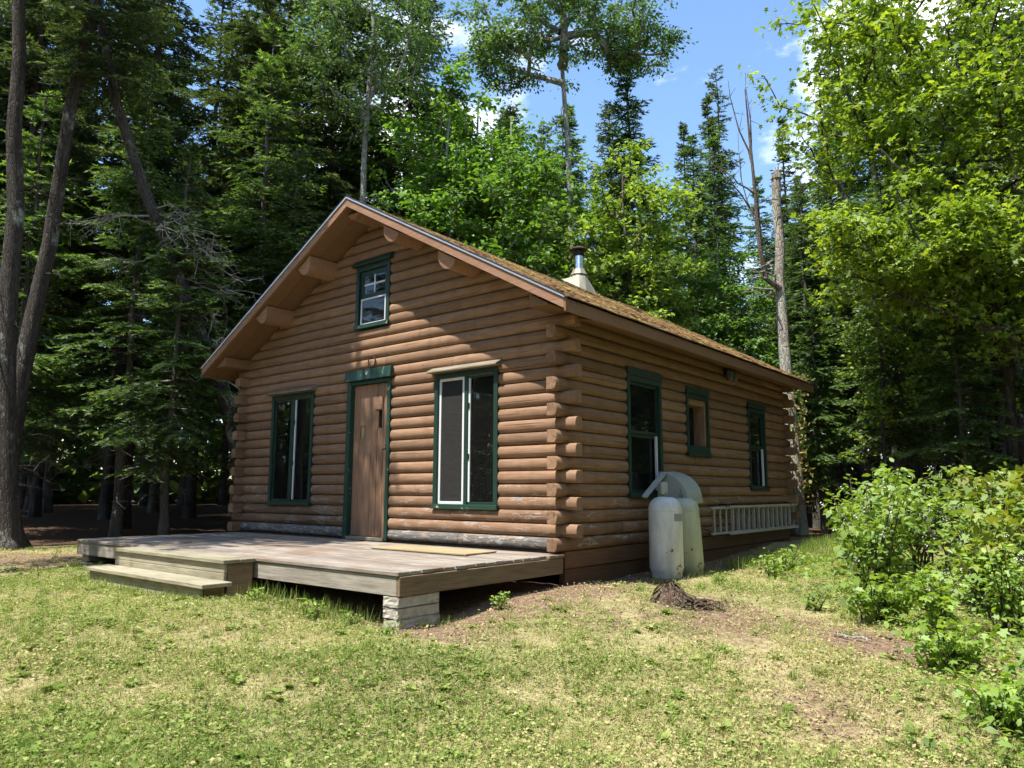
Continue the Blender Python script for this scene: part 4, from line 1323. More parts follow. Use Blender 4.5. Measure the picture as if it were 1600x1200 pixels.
OPEN_TOP = conifer_meshes(302, 19.0, 6.0, 1.5, .1, .55, 5, .2, .07, .12, .04, .45, .15, .55, 10, 'needle_old', 'bark', gap=.3)

def gpos(x, y): return (x, y, gz(x, y) - .02)
rt = np.random.RandomState(77)

# the two big trunks at the left, crowns high above the frame
def big_spruce(seed, foot, top, r0, label, H=19.0, crown0=8.2, rmax=3.0, lean=(0, 0), per=4):
    ms = conifer_meshes(seed, H, crown0, rmax, .38, .42, per, .17, .058, .105, .034, .4, r0, .6, 18, 'needle_old', 'bark', gap=.25, flare=1.0 if seed == 401 else .35)
    return place('spruce_tree', ms, foot, 1, 0.0 if lean[1] else rt.uniform(0, 6), label, tilt=lean)
big_spruce(401, gpos(-8.1, 12.0), 0, .185, 'massive spruce trunk with flaring roots at the left edge of the lawn', 20, 13.0, 1.9, lean=(0, -.075))
big_spruce(402, gpos(-8.75, 12.7), 0, .175, 'thick spruce trunk leaning to the right behind the massive one', 19, 13.0, 1.6, lean=(-.02, .07))

# slender leaning trunk with bare lichen-covered lower branches
rs = np.random.RandomState(31)
lean_t = empty('leaning_spruce', gpos(-4.75, 14.0))
tag(lean_t, 'slender dark spruce leaning left with bare grey lichened branches beside the roof', 'tree')
lp = [(0, 0, -.15), (-.25, 0, 1.2), (-.65, -.1, 2.6), (-1.05, -.2, 3.7), (-1.65, -.4, 5.2), (-2.3, -.6, 6.7), (-2.85, -.75, 8.3), (-3.3, -.9, 10.2), (-3.5, -1, 12.5)]
trunk_obj('trunk', 12, .17, .05, M['bark'], rs, lean_t, path=lp, flare=.3)
LP = np.array(lp)
for i in range(22):
    z = rs.uniform(2.6, 6.4); b = np.array([np.interp(z, LP[:, 2], LP[:, k]) for k in range(3)])
    az = rs.uniform(-.9, .9) + (0 if rs.rand() < .5 else math.pi); l = rs.uniform(.6, 1.7)
    d = np.array([math.cos(az), -abs(math.sin(az)) * .9, rs.uniform(-.45, .05)])
    mb = MB(); path = bent_path(b, b + d * l, rs, .07, 7); mb.tube(path, list(np.linspace(.022, .004, 7)), 5, False)
    for j in range(9):
        q = path[rs.randint(2, 7)]; e = q + d * rs.uniform(.1, .45) + rs.normal(0, .17, 3) + np.array([0, 0, -.06])
        sp = bent_path(q, e, rs, .03, 4); mb.tube(sp, [.009, .007, .005, .003], 3, False)
        for m_ in range(3):
            q2 = sp[rs.randint(1, 4)]; mb.tube([q2, q2 + rs.normal(0, .07, 3) + np.array([0, 0, -.05])], [.005, .002], 3, False)
    mb.build('dead_branch', M['twig_dead'], lean_t)
ms = conifer_meshes(405, 9.5, .5, 2.0, .35, .42, 5, .17, .06, .10, .034, .45, .06, .6, 0, 'needle_old', 'bark')
cr = link('crown', ms[2], lean_t); cr.location = (-3.0, -.8, 8.4); cr.rotation_euler = (0, -.12, 0); cr.scale = (.75, .75, .75)

# sunlit firs at the forest edge left of the cabin
fir_list = [
    (-6.3, 13.6, 0, .86, 'young fir with bright sunlit boughs at the forest edge behind the deck steps'),
    (-7.9, 15.0, 1, .92, 'taller fir at the forest edge right behind the two big trunks'),
    (-4.9, 15.8, 1, .80, 'fir standing close to the cabin’s left wall below the roof edge'),
    (-9.9, 14.6, 0, 1.05, 'fir with pale drooping boughs at the left edge of the picture'),
    (-6.0, 17.0, 1, 1.15, 'tall fir second behind the leaning spruce'),
]
for x, y, k, s, lb in fir_list:
    place('fir_tree', FIR[k], gpos(x, y), s, rt.uniform(0, 6.28), lb.replace('’', "'"))

# trees rising right behind the cabin
place('spruce_tree', SPR[0], gpos(-5.1, 19.5), 1.15, 1.0, 'dark open-crowned spruce rising left of the gable peak')
place('spruce_tree', SPR[1], gpos(-3.1, 20.6), 1.12, 2.2, 'tall dark spruce right behind the gable peak')
place('spruce_tree', SPR[0], gpos(-7.4, 20.5), 1.2, 4.2, 'dark spruce towering between the leaning trunk and the gable')
rs = np.random.RandomState(51)
asp = broadleaf_meshes(52, 15.5, .15, ellip(rs, 120, (0, 0, 12.8), (1.9, 1.9, 3.2)), 'oval', 'leaf_poplar', 'bark_poplar', 100, .10, .45, .6, zmin=.6)
place('aspen_tree', asp, gpos(-3.62, 17.2), 1, .4, 'aspen with a pale straight trunk standing above the gable peak')
rs = np.random.RandomState(53)
cs = np.concatenate([ellip(rs, 120, (-.2, 0, 14.4), (3.1, 2.6, 2.2), .1), ellip(rs, 34, (-1.7, 0, 12.6), (1.3, 1.4, .8), .2), ellip(rs, 34, (1.9, 0, 13.0), (1.2, 1.3, .8), .2)])
pop = broadleaf_meshes(54, 15.6, .17, cs, 'oval', 'leaf_poplar', 'bark_poplar', 130, .105, .42, .6, zmin=.62, limb_r=.06,
                       path=[(0, 0, -.15), (.05, 0, 3), (.02, 0, 6), (-.03, 0, 8), (-.10, 0, 10), (-.22, 0, 12), (-.25, 0, 14), (-.1, 0, 15.6)])
place('poplar_tree', pop, gpos(1.55, 18.4), 1, 0, 'tall poplar with a bare trunk and airy crown above the roof')
BIR = []
for q, (hh, cc, rr) in enumerate([(10.5, 6.6, (1.9, 1.7, 4.0)), (9.0, 5.4, (1.7, 1.7, 3.5))]):
    rs = np.random.RandomState(60 + q)
    BIR.append(broadleaf_meshes(65 + q, hh, .09, ellip(rs, 190, (0, 0, cc), rr, .15), 'oval', 'leaf_birch', 'bark_poplar', 95, .125, .42, .5, zmin=.15))
place('birch_tree', BIR[0], gpos(-1.6, 17.6), 1.10, .3, 'bushy birch growing behind the ridge right of the aspen trunk')
place('birch_tree', BIR[1], gpos(-.1, 17.2), 1.12, 2.0, 'bushy birch behind the middle of the roof left of the stove pipe')
place('birch_tree', BIR[0], gpos(-1.0, 19.4), 1.12, 4.0, 'taller birch filling the gap behind the two bushy birches')
place('birch_tree', BIR[1], gpos(5.6, 19.2), .86, 5.0, 'low birch behind the far end of the roof beside the broken snag')
rs = np.random.RandomState(71)
ymap = broadleaf_meshes(72, 8.6, .07, ellip(rs, 130, (.2, 0, 5.9), (1.7, 1.5, 3.6), .1), 'maple', 'leaf_shrub', 'twig', 66, .12, .45, .35, zmin=.2, droop=.5)
place('young_maple', ymap, gpos(2.55, 17.0), 1.0, .0, 'young maple with bright green sprays right of the stove pipe')
place('fir_tree', SPR[2], gpos(3.35, 20.0), .93, 3.0, 'dense dark fir rising behind the young maple')
place('spruce_tree', NAR, gpos(8.6, 30.5), 1.0, .6, 'narrow spruce with the highest pointed tip against the blue sky')
place('spruce_tree', OPEN_TOP, gpos(9.5, 32), 1.08, 1.6, 'thin spruce with an open crown beside the highest pointed one')
place('fir_tree', SPR[2], gpos(7.2, 25.0), .92, 5.1, 'broad green fir standing in front of the pointed spruces')
place('spruce_tree', NAR, gpos(6.9, 28.0), .86, 2.6, 'dark spruce just left of the pointed spruces')
place('spruce_tree', NAR, gpos(11.3, 29.0), .90, 4.4, 'spruce whose tip shows behind the broken snag')
place('fir_tree', SPR[2], gpos(9.6, 23.5), .75, 2.0, 'fir behind the broken snag, right of the far roof end')
place('fir_tree', FIR[1], gpos(7.6, 18.6), .80, 1.0, 'small fir right behind the snag at the back corner of the cabin')
place('fir_tree', FIR[0], gpos(7.0, 16.8), .62, 3.3, 'low fir beside the foot of the snag')

# the broken snag at the back corner
rs = np.random.RandomState(81)
snag = empty('dead_snag', gpos(6.02, 15.7))
tag(snag, 'dead broken tree snag with peeling pale wood at the back corner of the cabin', 'tree')
sp = [(0, 0, -.15), (-.02, 0, 1.5), (-.08, 0, 3), (-.12, 0, 4.4), (-.14, 0, 5.6), (-.08, 0, 6.3), (-.12, 0, 7.2), (-.10, 0, 7.9)]
o = trunk_obj('trunk', 8, .155, .095, M['bark_dead'], rs, snag, path=sp, flare=.35)
mb = MB()
for i in range(9):
    t = i * .7; p = np.array([-.10 + .09 * math.cos(t), .09 * math.sin(t), 7.85]); h = rs.uniform(.05, .35)
    mb.tube([p, p + (0, 0, h * .6), p + (.01, 0, h)], [.04, .03, .004], 5)
mb.build('broken_top', M['bark_dead'], snag)
st = [(-.2, -.1, 5.3), (-.5, -.15, 5.5), (-.62, -.2, 6.2), (-.66, -.2, 7.4), (-.72, -.2, 8.6), (-.78, -.2, 9.9)]
mb = MB(); mb.tube(st, [.07, .06, .05, .04, .03, .012], 7)
for a, b_, r_ in [((-.68, -.2, 8.0), (-1.15, -.2, 10.1), .026), ((-.7, -.2, 8.3), (-.75, -.2, 10.3), .02), ((-.66, -.2, 7.4), (-1.6, -.3, 7.9), .024), ((-.64, -.2, 6.9), (-1.7, -.4, 8.2), .022), ((-.62, -.2, 6.3), (-.95, -.1, 8.9), .02), ((-.66, -.2, 7.2), (.6, -.2, 7.6), .012)]:
    path = bent_path(a, b_, rs, .05, 6); mb.tube(path, list(np.linspace(r_, .005, 6)), 5)
    for j in range(4):
        q = path[rs.randint(2, 5)]; mb.tube([q, q + rs.normal(0, .2, 3) + (0, 0, .15)], [.008, .003], 4)
mb.build('side_stem', M['twig'], snag)
mb = MB()
for i in range(7):
    q = np.array([-.35, -.12, rs.uniform(5.0, 6.2)]); mb.tube(bent_path(q, q + np.array([-rs.uniform(.3, .9), -.1, rs.uniform(-.4, .3)]), rs, .06, 5), [.03, .024, .018, .01, .004], 5)
mb.build('stub_branches', M['twig_dead'], snag)
k = 420
zz = rs.uniform(.6, 3.4, k); aa = rs.uniform(3.0, 7.0, k); rr = .2 + np.abs(rs.normal(0, .10, k))
pos = np.stack([-.06 + rr * np.cos(aa), rr * np.sin(aa), zz], 1)
v, f, t = leaves(pos, rs.normal(0, 1, (k, 3)) + (0, 0, -.6), rs.normal(0, 1, (k, 3)), rs.uniform(.05, .10, k), rs.uniform(0, 1, k), 'oval')
M['dry'] = mat_leaf('withered_leaves', (.20, .13, .06), (.34, .26, .12), (.30, .30, .10), trans=.3, gloss=.0)
tag(link('withered_leaves', fast_mesh('withered_leaves', v, f, M['dry'], {'tone': t}), snag), 'withered tan leaves clinging to the lower trunk', kind='stuff')

# the big maple at the right and the dark conifers behind it
rs = np.random.RandomState(91)
cs = np.concatenate([ellip(rs, 210, (-1.3, -.5, 8.8), (3.0, 2.2, 2.6), .1), ellip(rs, 110, (-2.0, -1.0, 5.0), (1.8, 1.4, 1.2), .1), ellip(rs, 70, (0, -1.0, 4.3), (1.7, 1.2, 1.4), .1), ellip(rs, 90, (1.2, -.8, 7.4), (1.9, 1.6, 2.8), .1)])
bmap = broadleaf_meshes(92, 11.5, .11, cs, 'maple', 'leaf_maple', 'bark', 72, .11, .48, .4, zmin=.18, droop=.5, limb_r=.035,
                        path=[(0, 0, -.15), (.05, 0, 1.5), (.1, 0, 3), (-.1, 0, 4.5), (-.35, 0, 6), (-.4, 0, 8), (-.2, 0, 10), (0, 0, 11.5)])
place('maple_tree', bmap, gpos(8.9, 13.2), 1, 0, 'large maple with bright yellow green leaves hanging over the right of the picture')
rs = np.random.RandomState(95)
map2 = broadleaf_meshes(96, 9, .08, ellip(rs, 70, (0, 0, 5.6), (1.7, 1.6, 3.4), .1), 'maple', 'leaf_maple', 'bark', 52, .115, .46, .4, zmin=.2, droop=.5)
place('maple_tree', map2, gpos(10.9, 15.2), 1.1, 1.1, 'slimmer maple half hidden at the right edge behind the large one')
place('spruce_tree', SPR[2], gpos(9.6, 17.0), .95, 1.4, 'dark conifer filling the shade behind the large maple')
place('spruce_tree', SPR[0], gpos(12.2, 17.6), 1.05, 3.4, 'dark conifer at the right edge of the picture behind the maples')
place('fir_tree', FIR[1], gpos(8.2, 15.6), .72, 5.4, 'small shaded fir under the large maple, its lower boughs in the dark')
place('fir_tree', FIR[1], gpos(10.6, 13.6), .75, 2.4, 'shaded fir at the right edge above the leafy shrubs')

place('fir_tree', FIR[0], gpos(7.9, 12.9), .62, .7, 'sunlit low fir in front of the dark trunks, right of the snag')
place('fir_tree', FIR[0], gpos(9.9, 11.9), .60, 4.1, 'sunlit low fir above the shrubs at the right edge')
place('young_maple', map2, gpos(7.2, 14.3), .66, 2.3, 'young maple with hanging sprays between the snag and the large maple')
place('young_maple', map2, gpos(10.2, 12.6), .72, 4.0, 'young maple whose lower sprays hang over the shrubs at the right')
place('fir_tree', SPR[2], gpos(7.9, 22.5), .72, 1.9, 'full green fir filling the gap left of the broken snag')
place('fir_tree', SPR[2], gpos(6.0, 23.2), .84, 3.9, 'full green fir between the young maple and the pointed spruces')
# forest fill: every tree its own object, kept below the skyline of the photograph
def skyline(b):
    """tangent of the highest elevation a tree may reach, by bearing x/y"""
    return np.interp(b, [-.70, -.22, -.155, -.13, .02, .12, .16, .20, .235, .30, .33, .37, .42, .8],
                     [1.2, 1.2, 1.0, .62, .55, .60, .62, .50, .42, .36, .36, .46, .9, 1.2])
taken = [(o.location.x, o.location.y) for o in COL.objects if o.parent is None and o.get('category') == 'tree']
fill = []
tries = 0
while len(fill) < 132 and tries < 20000:
    tries += 1
    y = 15.5 + 30 * rt.rand() ** 1.25; b = rt.uniform(-.95, .95); x = b * y
    u, v = uv_of(x, y)
    if -1.5 < u < 8.0 and v < 9.5: continue
    if x > 3 and y < 18.5: continue
    if -.5 < u < 6.8 and y < 19: continue
    dmin = 1.5 + .02 * y
    if any((x - p) ** 2 + (y - q) ** 2 < dmin ** 2 for p, q in taken): continue
    taken.append((x, y)); fill.append((x, y))
labs = [(lambda x, y: x / y < -.42, 'straight dark conifer standing in the deep shade at the far left', 'conifers in the shade far left'),
        (lambda x, y: x / y < -.15, 'straight dark conifer in the forest behind the left half of the cabin', 'conifers behind the left half of the cabin'),
        (lambda x, y: x / y < .25, 'forest conifer glimpsed through the leaves behind the roof', 'conifers behind the roof'),
        (lambda x, y: x / y < .48, 'conifer of the far forest seen past the broken snag', 'conifers past the snag'),
        (lambda x, y: True, 'straight dark conifer in the deep shade behind the maples at the right', 'conifers in the shade on the right')]
for x, y in fill:
    k = rt.choice(3, p=[.42, .38, .20]); H = [16, 17, 15][k]
    s = rt.uniform(.85, 1.25)
    bmin = min(skyline(x / y + q * 1.0 / y) for q in (-1, 0, 1))
    smax = (bmin * y + EYE - .7) / H
    s = min(s, smax)
    if s < .35: continue
    for test, lb, gr in labs:
        if test(x, y): break
    w = s * rt.uniform(.85, 1.1)
    place('conifer_tree', SPR[k], gpos(x, y), (w, w, s), rt.uniform(0, 6.28), lb, 'tree', gr)

# far wood closing the view between the trunks: one mass nobody could count
rs = np.random.RandomState(120)
k = 150000
ang = rs.uniform(-math.pi, math.pi, k); dist = rs.uniform(47, 62, k)
x, y = dist * np.sin(ang), dist * np.cos(ang)
top = 13 * (.8 + .2 * vnoise(x, y, 6, .35))
z = ground_z(x, y) + top * rs.rand(k) ** 1.3
v, f, t = leaves(np.stack([x, y, z], 1), rs.normal(0, 1, (k, 3)), rs.normal(0, .6, (k, 3)) + (0, 0, 1), rs.uniform(.5, 1.1, k), np.clip(rs.normal(.4, .25, k), 0, 1), 'quad')
tag(link('far_woods', fast_mesh('far_woods', v, f, M['needle'], {'tone': t})), 'distant wood closing the view all round between the trunks', 'woods', kind='stuff')

# trees around the clearing on the near side; some shade the cabin's left or show in the glass, others are added to block sky light
big_spruce(403, gpos(-7.35, 8.85), 0, .2, 'tall spruce just outside the left edge that dapples the front wall with shade', 18.5, 9.3, 3.3, per=6)
place('spruce_tree', SPR[1], gpos(-15.5, 2.0), 1.1, 2.5, 'spruce beside the one that shades the front wall, outside the picture at the left')
for i, (x, y) in enumerate([(5.8, .2), (6.6, 2.2), (7.2, 4.3), (8.2, 6.3), (8.9, 8.0), (3.6, -3.6), (.6, -5.2), (-3, -5.6), (-6.6, -3.6)]):  # unseen firs added close by to darken the shaded walls
    place('fir_tree', FIR[i % 2], gpos(x, y), .95 + .05 * (i % 3), 1.1 * i, 'unseen low-branched fir added beside and behind the viewer to keep sky light off the walls', 'tree', 'added sky-blocking firs close to the viewer')
for i, (x, y) in enumerate([(-10.4, 4.4), (-11.6, 6.6), (-12.6, 9.6), (-13.5, 4.0)]):
    place('fir_tree', FIR[i % 2], gpos(x, y), 1.0 + .08 * i, 1.3 * i, 'low-branched fir left of the lawn outside the picture, mirrored in the front windows', 'tree', 'firs left of the lawn')
for i, (x, y) in enumerate([(-8.5, -9.5), (-4.5, -11.5), (-.5, -10.5), (3, -12), (6, -9.5), (9, -7), (10.5, -3.5), (10, .2), (9.3, 3.4), (11.5, 5.2), (12.8, 8.4), (13.5, 1.8), (-12, -5), (-13.5, -1), (2, -15), (8, -12)]):  # out-of-view ring added to lower the sky light, also mirrored in the panes
    place('conifer_tree', SPR[(i + 2) % 3], gpos(x, y), rt.uniform(.85, 1.05), rt.uniform(0, 6), 'unseen conifer of the ring added around the clearing to cut sky light, also mirrored in the window panes', 'tree', 'added ring of conifers around the clearing behind the viewer')

# ------------------------------------------------------------------ shrubs and saplings at the right
def shrub_meshes(seed, h, spread, nst, leaf, mat, lsize, per, flowers=0, bark='twig'):
    rs = np.random.RandomState(seed)
    wood = MB(); Lp, Lf, Lu, Ls, Lt = [], [], [], [], []; fl = []
    for i in range(nst):
        az = rs.uniform(0, 6.283); d = spread * rs.rand() ** .6; hh = h * rs.uniform(.6, 1.05)
        b = np.array([rs.normal(0, .10), rs.normal(0, .10), -.04]); e = np.array([d * math.cos(az), d * math.sin(az), hh])
        m_ = (b + e) / 2 + np.array([0, 0, .12 * hh]) - np.array([e[0], e[1], 0]) * .15
        t = np.linspace(0, 1, 7)[:, None]; path = (1 - t) ** 2 * b + 2 * t * (1 - t) * m_ + t ** 2 * e + rs.normal(0, .012, (7, 3)) * np.sin(np.pi * t)
        wood.tube(path, list(np.linspace(.009 + .004 * h, .003, 7)), 5, False)
        k = int(per * rs.uniform(.7, 1.3)); s_ = rs.uniform(.28, 1.05, k)
        base = np.stack([np.interp(s_, t[:, 0], path[:, q]) for q in range(3)], 1)
        az2 = rs.uniform(0, 6.283, k); out = np.stack([np.cos(az2), np.sin(az2), rs.normal(.05, .3, k)], 1)
        off = rs.uniform(.02, .20 if h > .45 else .09, k) * (1.15 - .5 * s_)
        pos = base + out * off[:, None]
        for q in range(0, k, 6): wood.tube([base[q], pos[q]], [.003, .0015], 3, False)
        fw = out + rs.normal(0, .35, (k, 3)); fw[:, 2] -= .25
        Lp.append(pos); Lf.append(fw); Lu.append(np.array([0, 0, 1.0]) + rs.normal(0, .55, (k, 3))); Ls.append(lsize * rs.uniform(.4, 1.4, k))
        Lt.append(np.clip(.30 + .35 * s_ + rs.normal(0, .18, k), 0, 1))
        if flowers:
            for q in range(rs.poisson(flowers)):
                fl.append(path[rs.randint(3, 7)] + rs.normal(0, .09, 3) + (0, 0, .05))
    V, F, T = leaves(np.concatenate(Lp), np.concatenate(Lf), np.concatenate(Lu), np.concatenate(Ls), np.concatenate(Lt), leaf)
    cm = fast_mesh('foliage', V, F, M[mat], {'tone': T})
    fm = None
    if fl:
        fl = np.repeat(np.array(fl), 14, 0) + rs.normal(0, .022, (len(fl) * 14, 3)) * (1, 1, .5)
        v, f, t = leaves(fl, rs.normal(0, 1, (len(fl), 3)), np.array([0, 0, 1.0]) + rs.normal(0, .4, (len(fl), 3)), rs.uniform(.012, .022, len(fl)), rs.rand(len(fl)), 'quad')
        fm = fast_mesh('blossom', v, f, M['flower'], {'tone': t})
    wo = wood.build('stems', M[bark], None); wm = wo.data; bpy.data.objects.remove(wo)
    return wm, cm, fm
SN = ('stems', 'foliage', 'blossom')
SH_A = shrub_meshes(501, 1.25, .55, 16, 'oval', 'leaf_shrub', .085, 52, 1.5)
SH_B = shrub_meshes(502, 1.05, .60, 15, 'oval', 'leaf_shrub', .075, 52, 3.0)
SH_C = shrub_meshes(503, 1.15, .50, 12, 'maple', 'leaf_yellow', .115, 38)
SH_D = shrub_meshes(504, .55, .45, 14, 'maple', 'leaf_shrub', .085, 30)
SH_E = shrub_meshes(505, .40, .30, 8, 'oval', 'leaf_shrub', .07, 18)
SH_F = shrub_meshes(506, 1.0, .42, 10, 'maple', 'leaf_shrub', .11, 36, 2.0)
shr = [
    (3.62, 7.55, SH_A, 1.00, 'tall leafy shrub with bare lower stems at the left front of the shrub row'),
    (4.3, 8.9, SH_A, 1.08, 'tall green shrub behind the front one, nearest the snag'),
    (4.75, 7.6, SH_B, 1.10, 'green shrub with white blossom in the middle of the shrub row'),
    (5.5, 8.6, SH_C, 1.18, 'maple sapling with yellow and reddish tips standing highest in the shrub row'),
    (5.0, 6.6, SH_C, 1.05, 'yellow green maple sapling at the right edge of the picture'),
    (4.15, 6.35, SH_B, .78, 'white flowered shrub below the yellow green saplings'),
    (6.3, 9.6, SH_A, 1.1, 'green shrub at the back of the shrub row by the dark trunks'),
    (4.4, 5.55, SH_F, .66, 'broad leaved shrub at the right edge above the low ground plants'),
    (3.45, 6.1, SH_F, .62, 'low broad leaved shrub with white blossom at the foot of the shrub row'),
    (5.2, 10.4, SH_F, 1.0, 'maple leaved shrub near the foot of the snag'),
    (3.6, 9.9, SH_E, .95, 'knee high weed before the ladder end'),
    (3.2, 9.25, SH_E, .8, 'small weed in the grass below the ladder'),
    (3.05, 5.3, SH_D, .75, 'low maple leaved plant at the front end of the shrub row'),
    (3.4, 4.6, SH_D, .9, 'low spreading plant in the bottom right corner of the picture'),
    (2.75, 4.35, SH_D, .6, 'small spreading plant left of the bottom right corner'),
    (5.9, 7.3, SH_B, 1.1, 'white flowered shrub beyond the right edge saplings'),
    (2.95, 7.35, SH_E, .7, 'tuft of small leaves at the edge of the bare soil patch'),
]
shr += [
    (5.15, 9.35, SH_A, 1.12, 'green shrub between the maple sapling and the dark trunks'),
    (4.35, 7.05, SH_C, .88, 'yellowish maple sapling in the front of the shrub row'),
    (5.7, 7.9, SH_C, 1.12, 'maple sapling near the right edge, half behind its neighbours'),
    (3.85, 5.35, SH_F, .5, 'bright broad leaved shrub low at the right, in front of the white flowered one'),
    (4.6, 9.9, SH_F, .95, 'leafy shrub at the left end of the shrub row by the ladder'),
    (3.3, 6.75, SH_D, .9, 'low clump of round leaves at the foot of the tall front shrub'),
    (6.6, 8.3, SH_B, 1.2, 'shrub at the far right end of the row'),
    (3.1, 4.05, SH_D, .8, 'leafy clump lowest in the right corner'),
]
for x, y, ms, s, lb in shr:
    s *= .95
    place('shrub', ms, gpos(x, y), s, rt.uniform(0, 6.28), lb, 'shrub', names=SN)
weeds = [(-1.35, 6.45, SH_E, 0.41, 'weed with round pale leaves at the foot of the block pier'), (-.98, 6.12, SH_E, 0.34, 'low weed with pale leaves in front of the block pier'),
         (-1.75, 6.75, SH_E, 0.52, 'upright green weed growing in front of the deck rim'), (-2.45, 7.25, SH_E, 0.39, 'small weed at the right end of the steps'),
         (-.1, 7.2, SH_E, 0.44, 'dark weed growing in the shade under the deck side'), (-5.55, 12.2, SH_E, 0.44, 'small bright plant beyond the far edge of the deck'),
         (1.35, 8.0, SH_E, 0.30, 'seedling between the stump and the cabin corner'), (2.35, 8.6, SH_E, 0.39, 'pale green weed right of the gas cylinders')]
for x, y, ms, s, lb in weeds:
    place('weed', ms, gpos(x, y), s, rt.uniform(0, 6.28), lb, 'weed', names=SN)

# fallen sticks
rs = np.random.RandomState(140)
for x, y, l, a, lb in [(2.75, 6.15, .30, -1.0, 'short fallen stick on bare soil by the shrubs'), (-6.9, 9.9, .6, .5, 'pale fallen stick lying by the big tree roots'), (-6.4, 9.5, .4, 1.3, 'broken grey stick on the needle litter left of the steps'),
                       (3.3, 8.3, .45, .2, 'pinkish dead branch lying under the shrubs')]:
    p = np.array([x, y, gz(x, y) + .02]); d = np.array([math.cos(a), math.sin(a), .02]) * l
    path = bent_path(p - d / 2, p + d / 2, rs, .02, 6); mb = MB(); mb.tube(path, list(np.linspace(.014, .006, 6)), 6)
    mb.tube([path[3], path[3] + d * .25 + np.array([0, .05, .03])], [.007, .003], 5)
    tag(mb.build('fallen_stick', M['twig_dead'], None), lb, 'stick')

# roots of the big spruce
rs = np.random.RandomState(150)
for i, (a, l) in enumerate([(-.35, 1.3), (-.9, 1.0), (.2, .9), (-1.7, .8)]):
    pass

# ------------------------------------------------------------------ lawn
rs = np.random.RandomState(160)
def lawn_mask(x, y):
    u, v = uv_of(x, y)
    inside = ((u > -.05) & (u < 6.75) & (v > -2.42) & (v < 7.5)) | ((u > 2.0) & (u < 4.68) & (v > -3.1) & (v < -2.3))
    return ~inside
def scatter(n, pw=1.0):
    """denser towards the viewer"""
    y = 2.6 + (12.4 - 2.6) * rs.rand(n) ** pw; b = rs.uniform(-.80, .80, n); x = b * y
    m = lawn_mask(x, y)
    x, y = x[m], y[m]
    bare = bareness(x, y); fo = forestness(x, y)
    patch = .5 + .5 * vnoise(x, y, 33, 3.2)
    bare = np.clip(bare + .30 * vnoise(x, y, 71, 9.0) * (bare > .12), 0, 1)
    keep = rs.rand(len(x)) > np.clip(bare * 1.15 + fo * 1.2 - .12 + .25 * (patch < .35), 0, .985)
    return x[keep], y[keep], patch[keep], bare[keep]
def tone_of(x, y, patch, bare, base, sd):
    dry = .5 + .5 * vnoise(x, y, 44, 1.5) * .9
    return np.clip(base + .42 * (dry - .5) + .25 * bare + rs.normal(0, sd, len(x)), 0, 1)
parts = []
# upright and leaning blades
x, y, pa, ba = scatter(460000, 1.3)
k = len(x); z = ground_z(x, y)
h = rs.uniform(.018, .062, k) * (.75 + .6 * pa) * (1 - .4 * ba); az = rs.uniform(0, 6.283, k); lean = rs.uniform(.4, 2.2, k)
d = np.stack([np.cos(az) * lean, np.sin(az) * lean, np.ones(k)], 1); d /= np.linalg.norm(d, axis=1, keepdims=True)
side = np.stack([-np.sin(az), np.cos(az), 0 * az], 1)
parts.append(needle_tris(np.stack([x, y, z], 1), d, side, h * 1.2, rs.uniform(.0028, .0065, k), tone_of(x, y, pa, ba, .45, .17)))
# dry thatch lying flat
x, y, pa, ba = scatter(190000, 1.25)
k = len(x); z = ground_z(x, y) + rs.uniform(.004, .022, k); az = rs.uniform(0, 6.283, k)
d = np.stack([np.cos(az), np.sin(az), rs.normal(0, .18, k)], 1); side = np.stack([-np.sin(az), np.cos(az), rs.normal(0, .3, k)], 1)
parts.append(needle_tris(np.stack([x, y, z], 1), d, side, rs.uniform(.03, .10, k), rs.uniform(.0025, .0055, k), np.clip(rs.normal(.74, .09, k), 0, .95)))
# clover and small broad leaves
x, y, pa, ba = scatter(160000, 1.2)
m = (pa + rs.normal(0, .12, len(x))) > .36; x, y, pa, ba = x[m], y[m], pa[m], ba[m]
k = len(x); z = ground_z(x, y) + rs.uniform(.015, .05, k)
parts.append(leaves(np.stack([x, y, z], 1), rs.normal(0, 1, (k, 3)) * (1, 1, .3), np.array([0, 0, 1.0]) + rs.normal(0, .4, (k, 3)), rs.uniform(.010, .034, k), tone_of(x, y, pa, ba, .38, .19), 'quad'))
# tufts of longer grass and flat rosettes of weeds
x, y, pa, ba = scatter(5200, 1.1)
for q in range(2):
    sel = rs.permutation(len(x))[:900]
    n_ = 26; bx = np.repeat(x[sel], n_) + rs.normal(0, .022, len(sel) * n_); by = np.repeat(y[sel], n_) + rs.normal(0, .022, len(sel) * n_); k = len(bx)
    az = rs.uniform(0, 6.283, k); ln = rs.uniform(.15, 1.3, k); d = np.stack([np.cos(az) * ln, np.sin(az) * ln, np.ones(k)], 1); d /= np.linalg.norm(d, axis=1, keepdims=True)
    tn = np.repeat(rs.uniform(.2, .6, len(sel)), n_) + rs.normal(0, .06, k)
    parts.append(needle_tris(np.stack([bx, by, ground_z(bx, by)], 1), d, np.stack([-np.sin(az), np.cos(az), 0 * az], 1), rs.uniform(.04, .11, k), rs.uniform(.003, .006, k), np.clip(tn, 0, .7)))
sel = rs.permutation(len(x))[:950]
n_ = 7; k = len(sel) * n_; az = np.tile(np.arange(n_) * .9, len(sel)) + np.repeat(rs.uniform(0, 6.28, len(sel)), n_) + rs.normal(0, .25, k)
p = np.stack([np.repeat(x[sel], n_), np.repeat(y[sel], n_), ground_z(np.repeat(x[sel], n_), np.repeat(y[sel], n_)) + .012], 1)
fw = np.stack([np.cos(az), np.sin(az), rs.uniform(.1, .6, k)], 1)
sz = np.repeat(rs.uniform(.03, .075, len(sel)), n_) * rs.uniform(.6, 1.2, k)
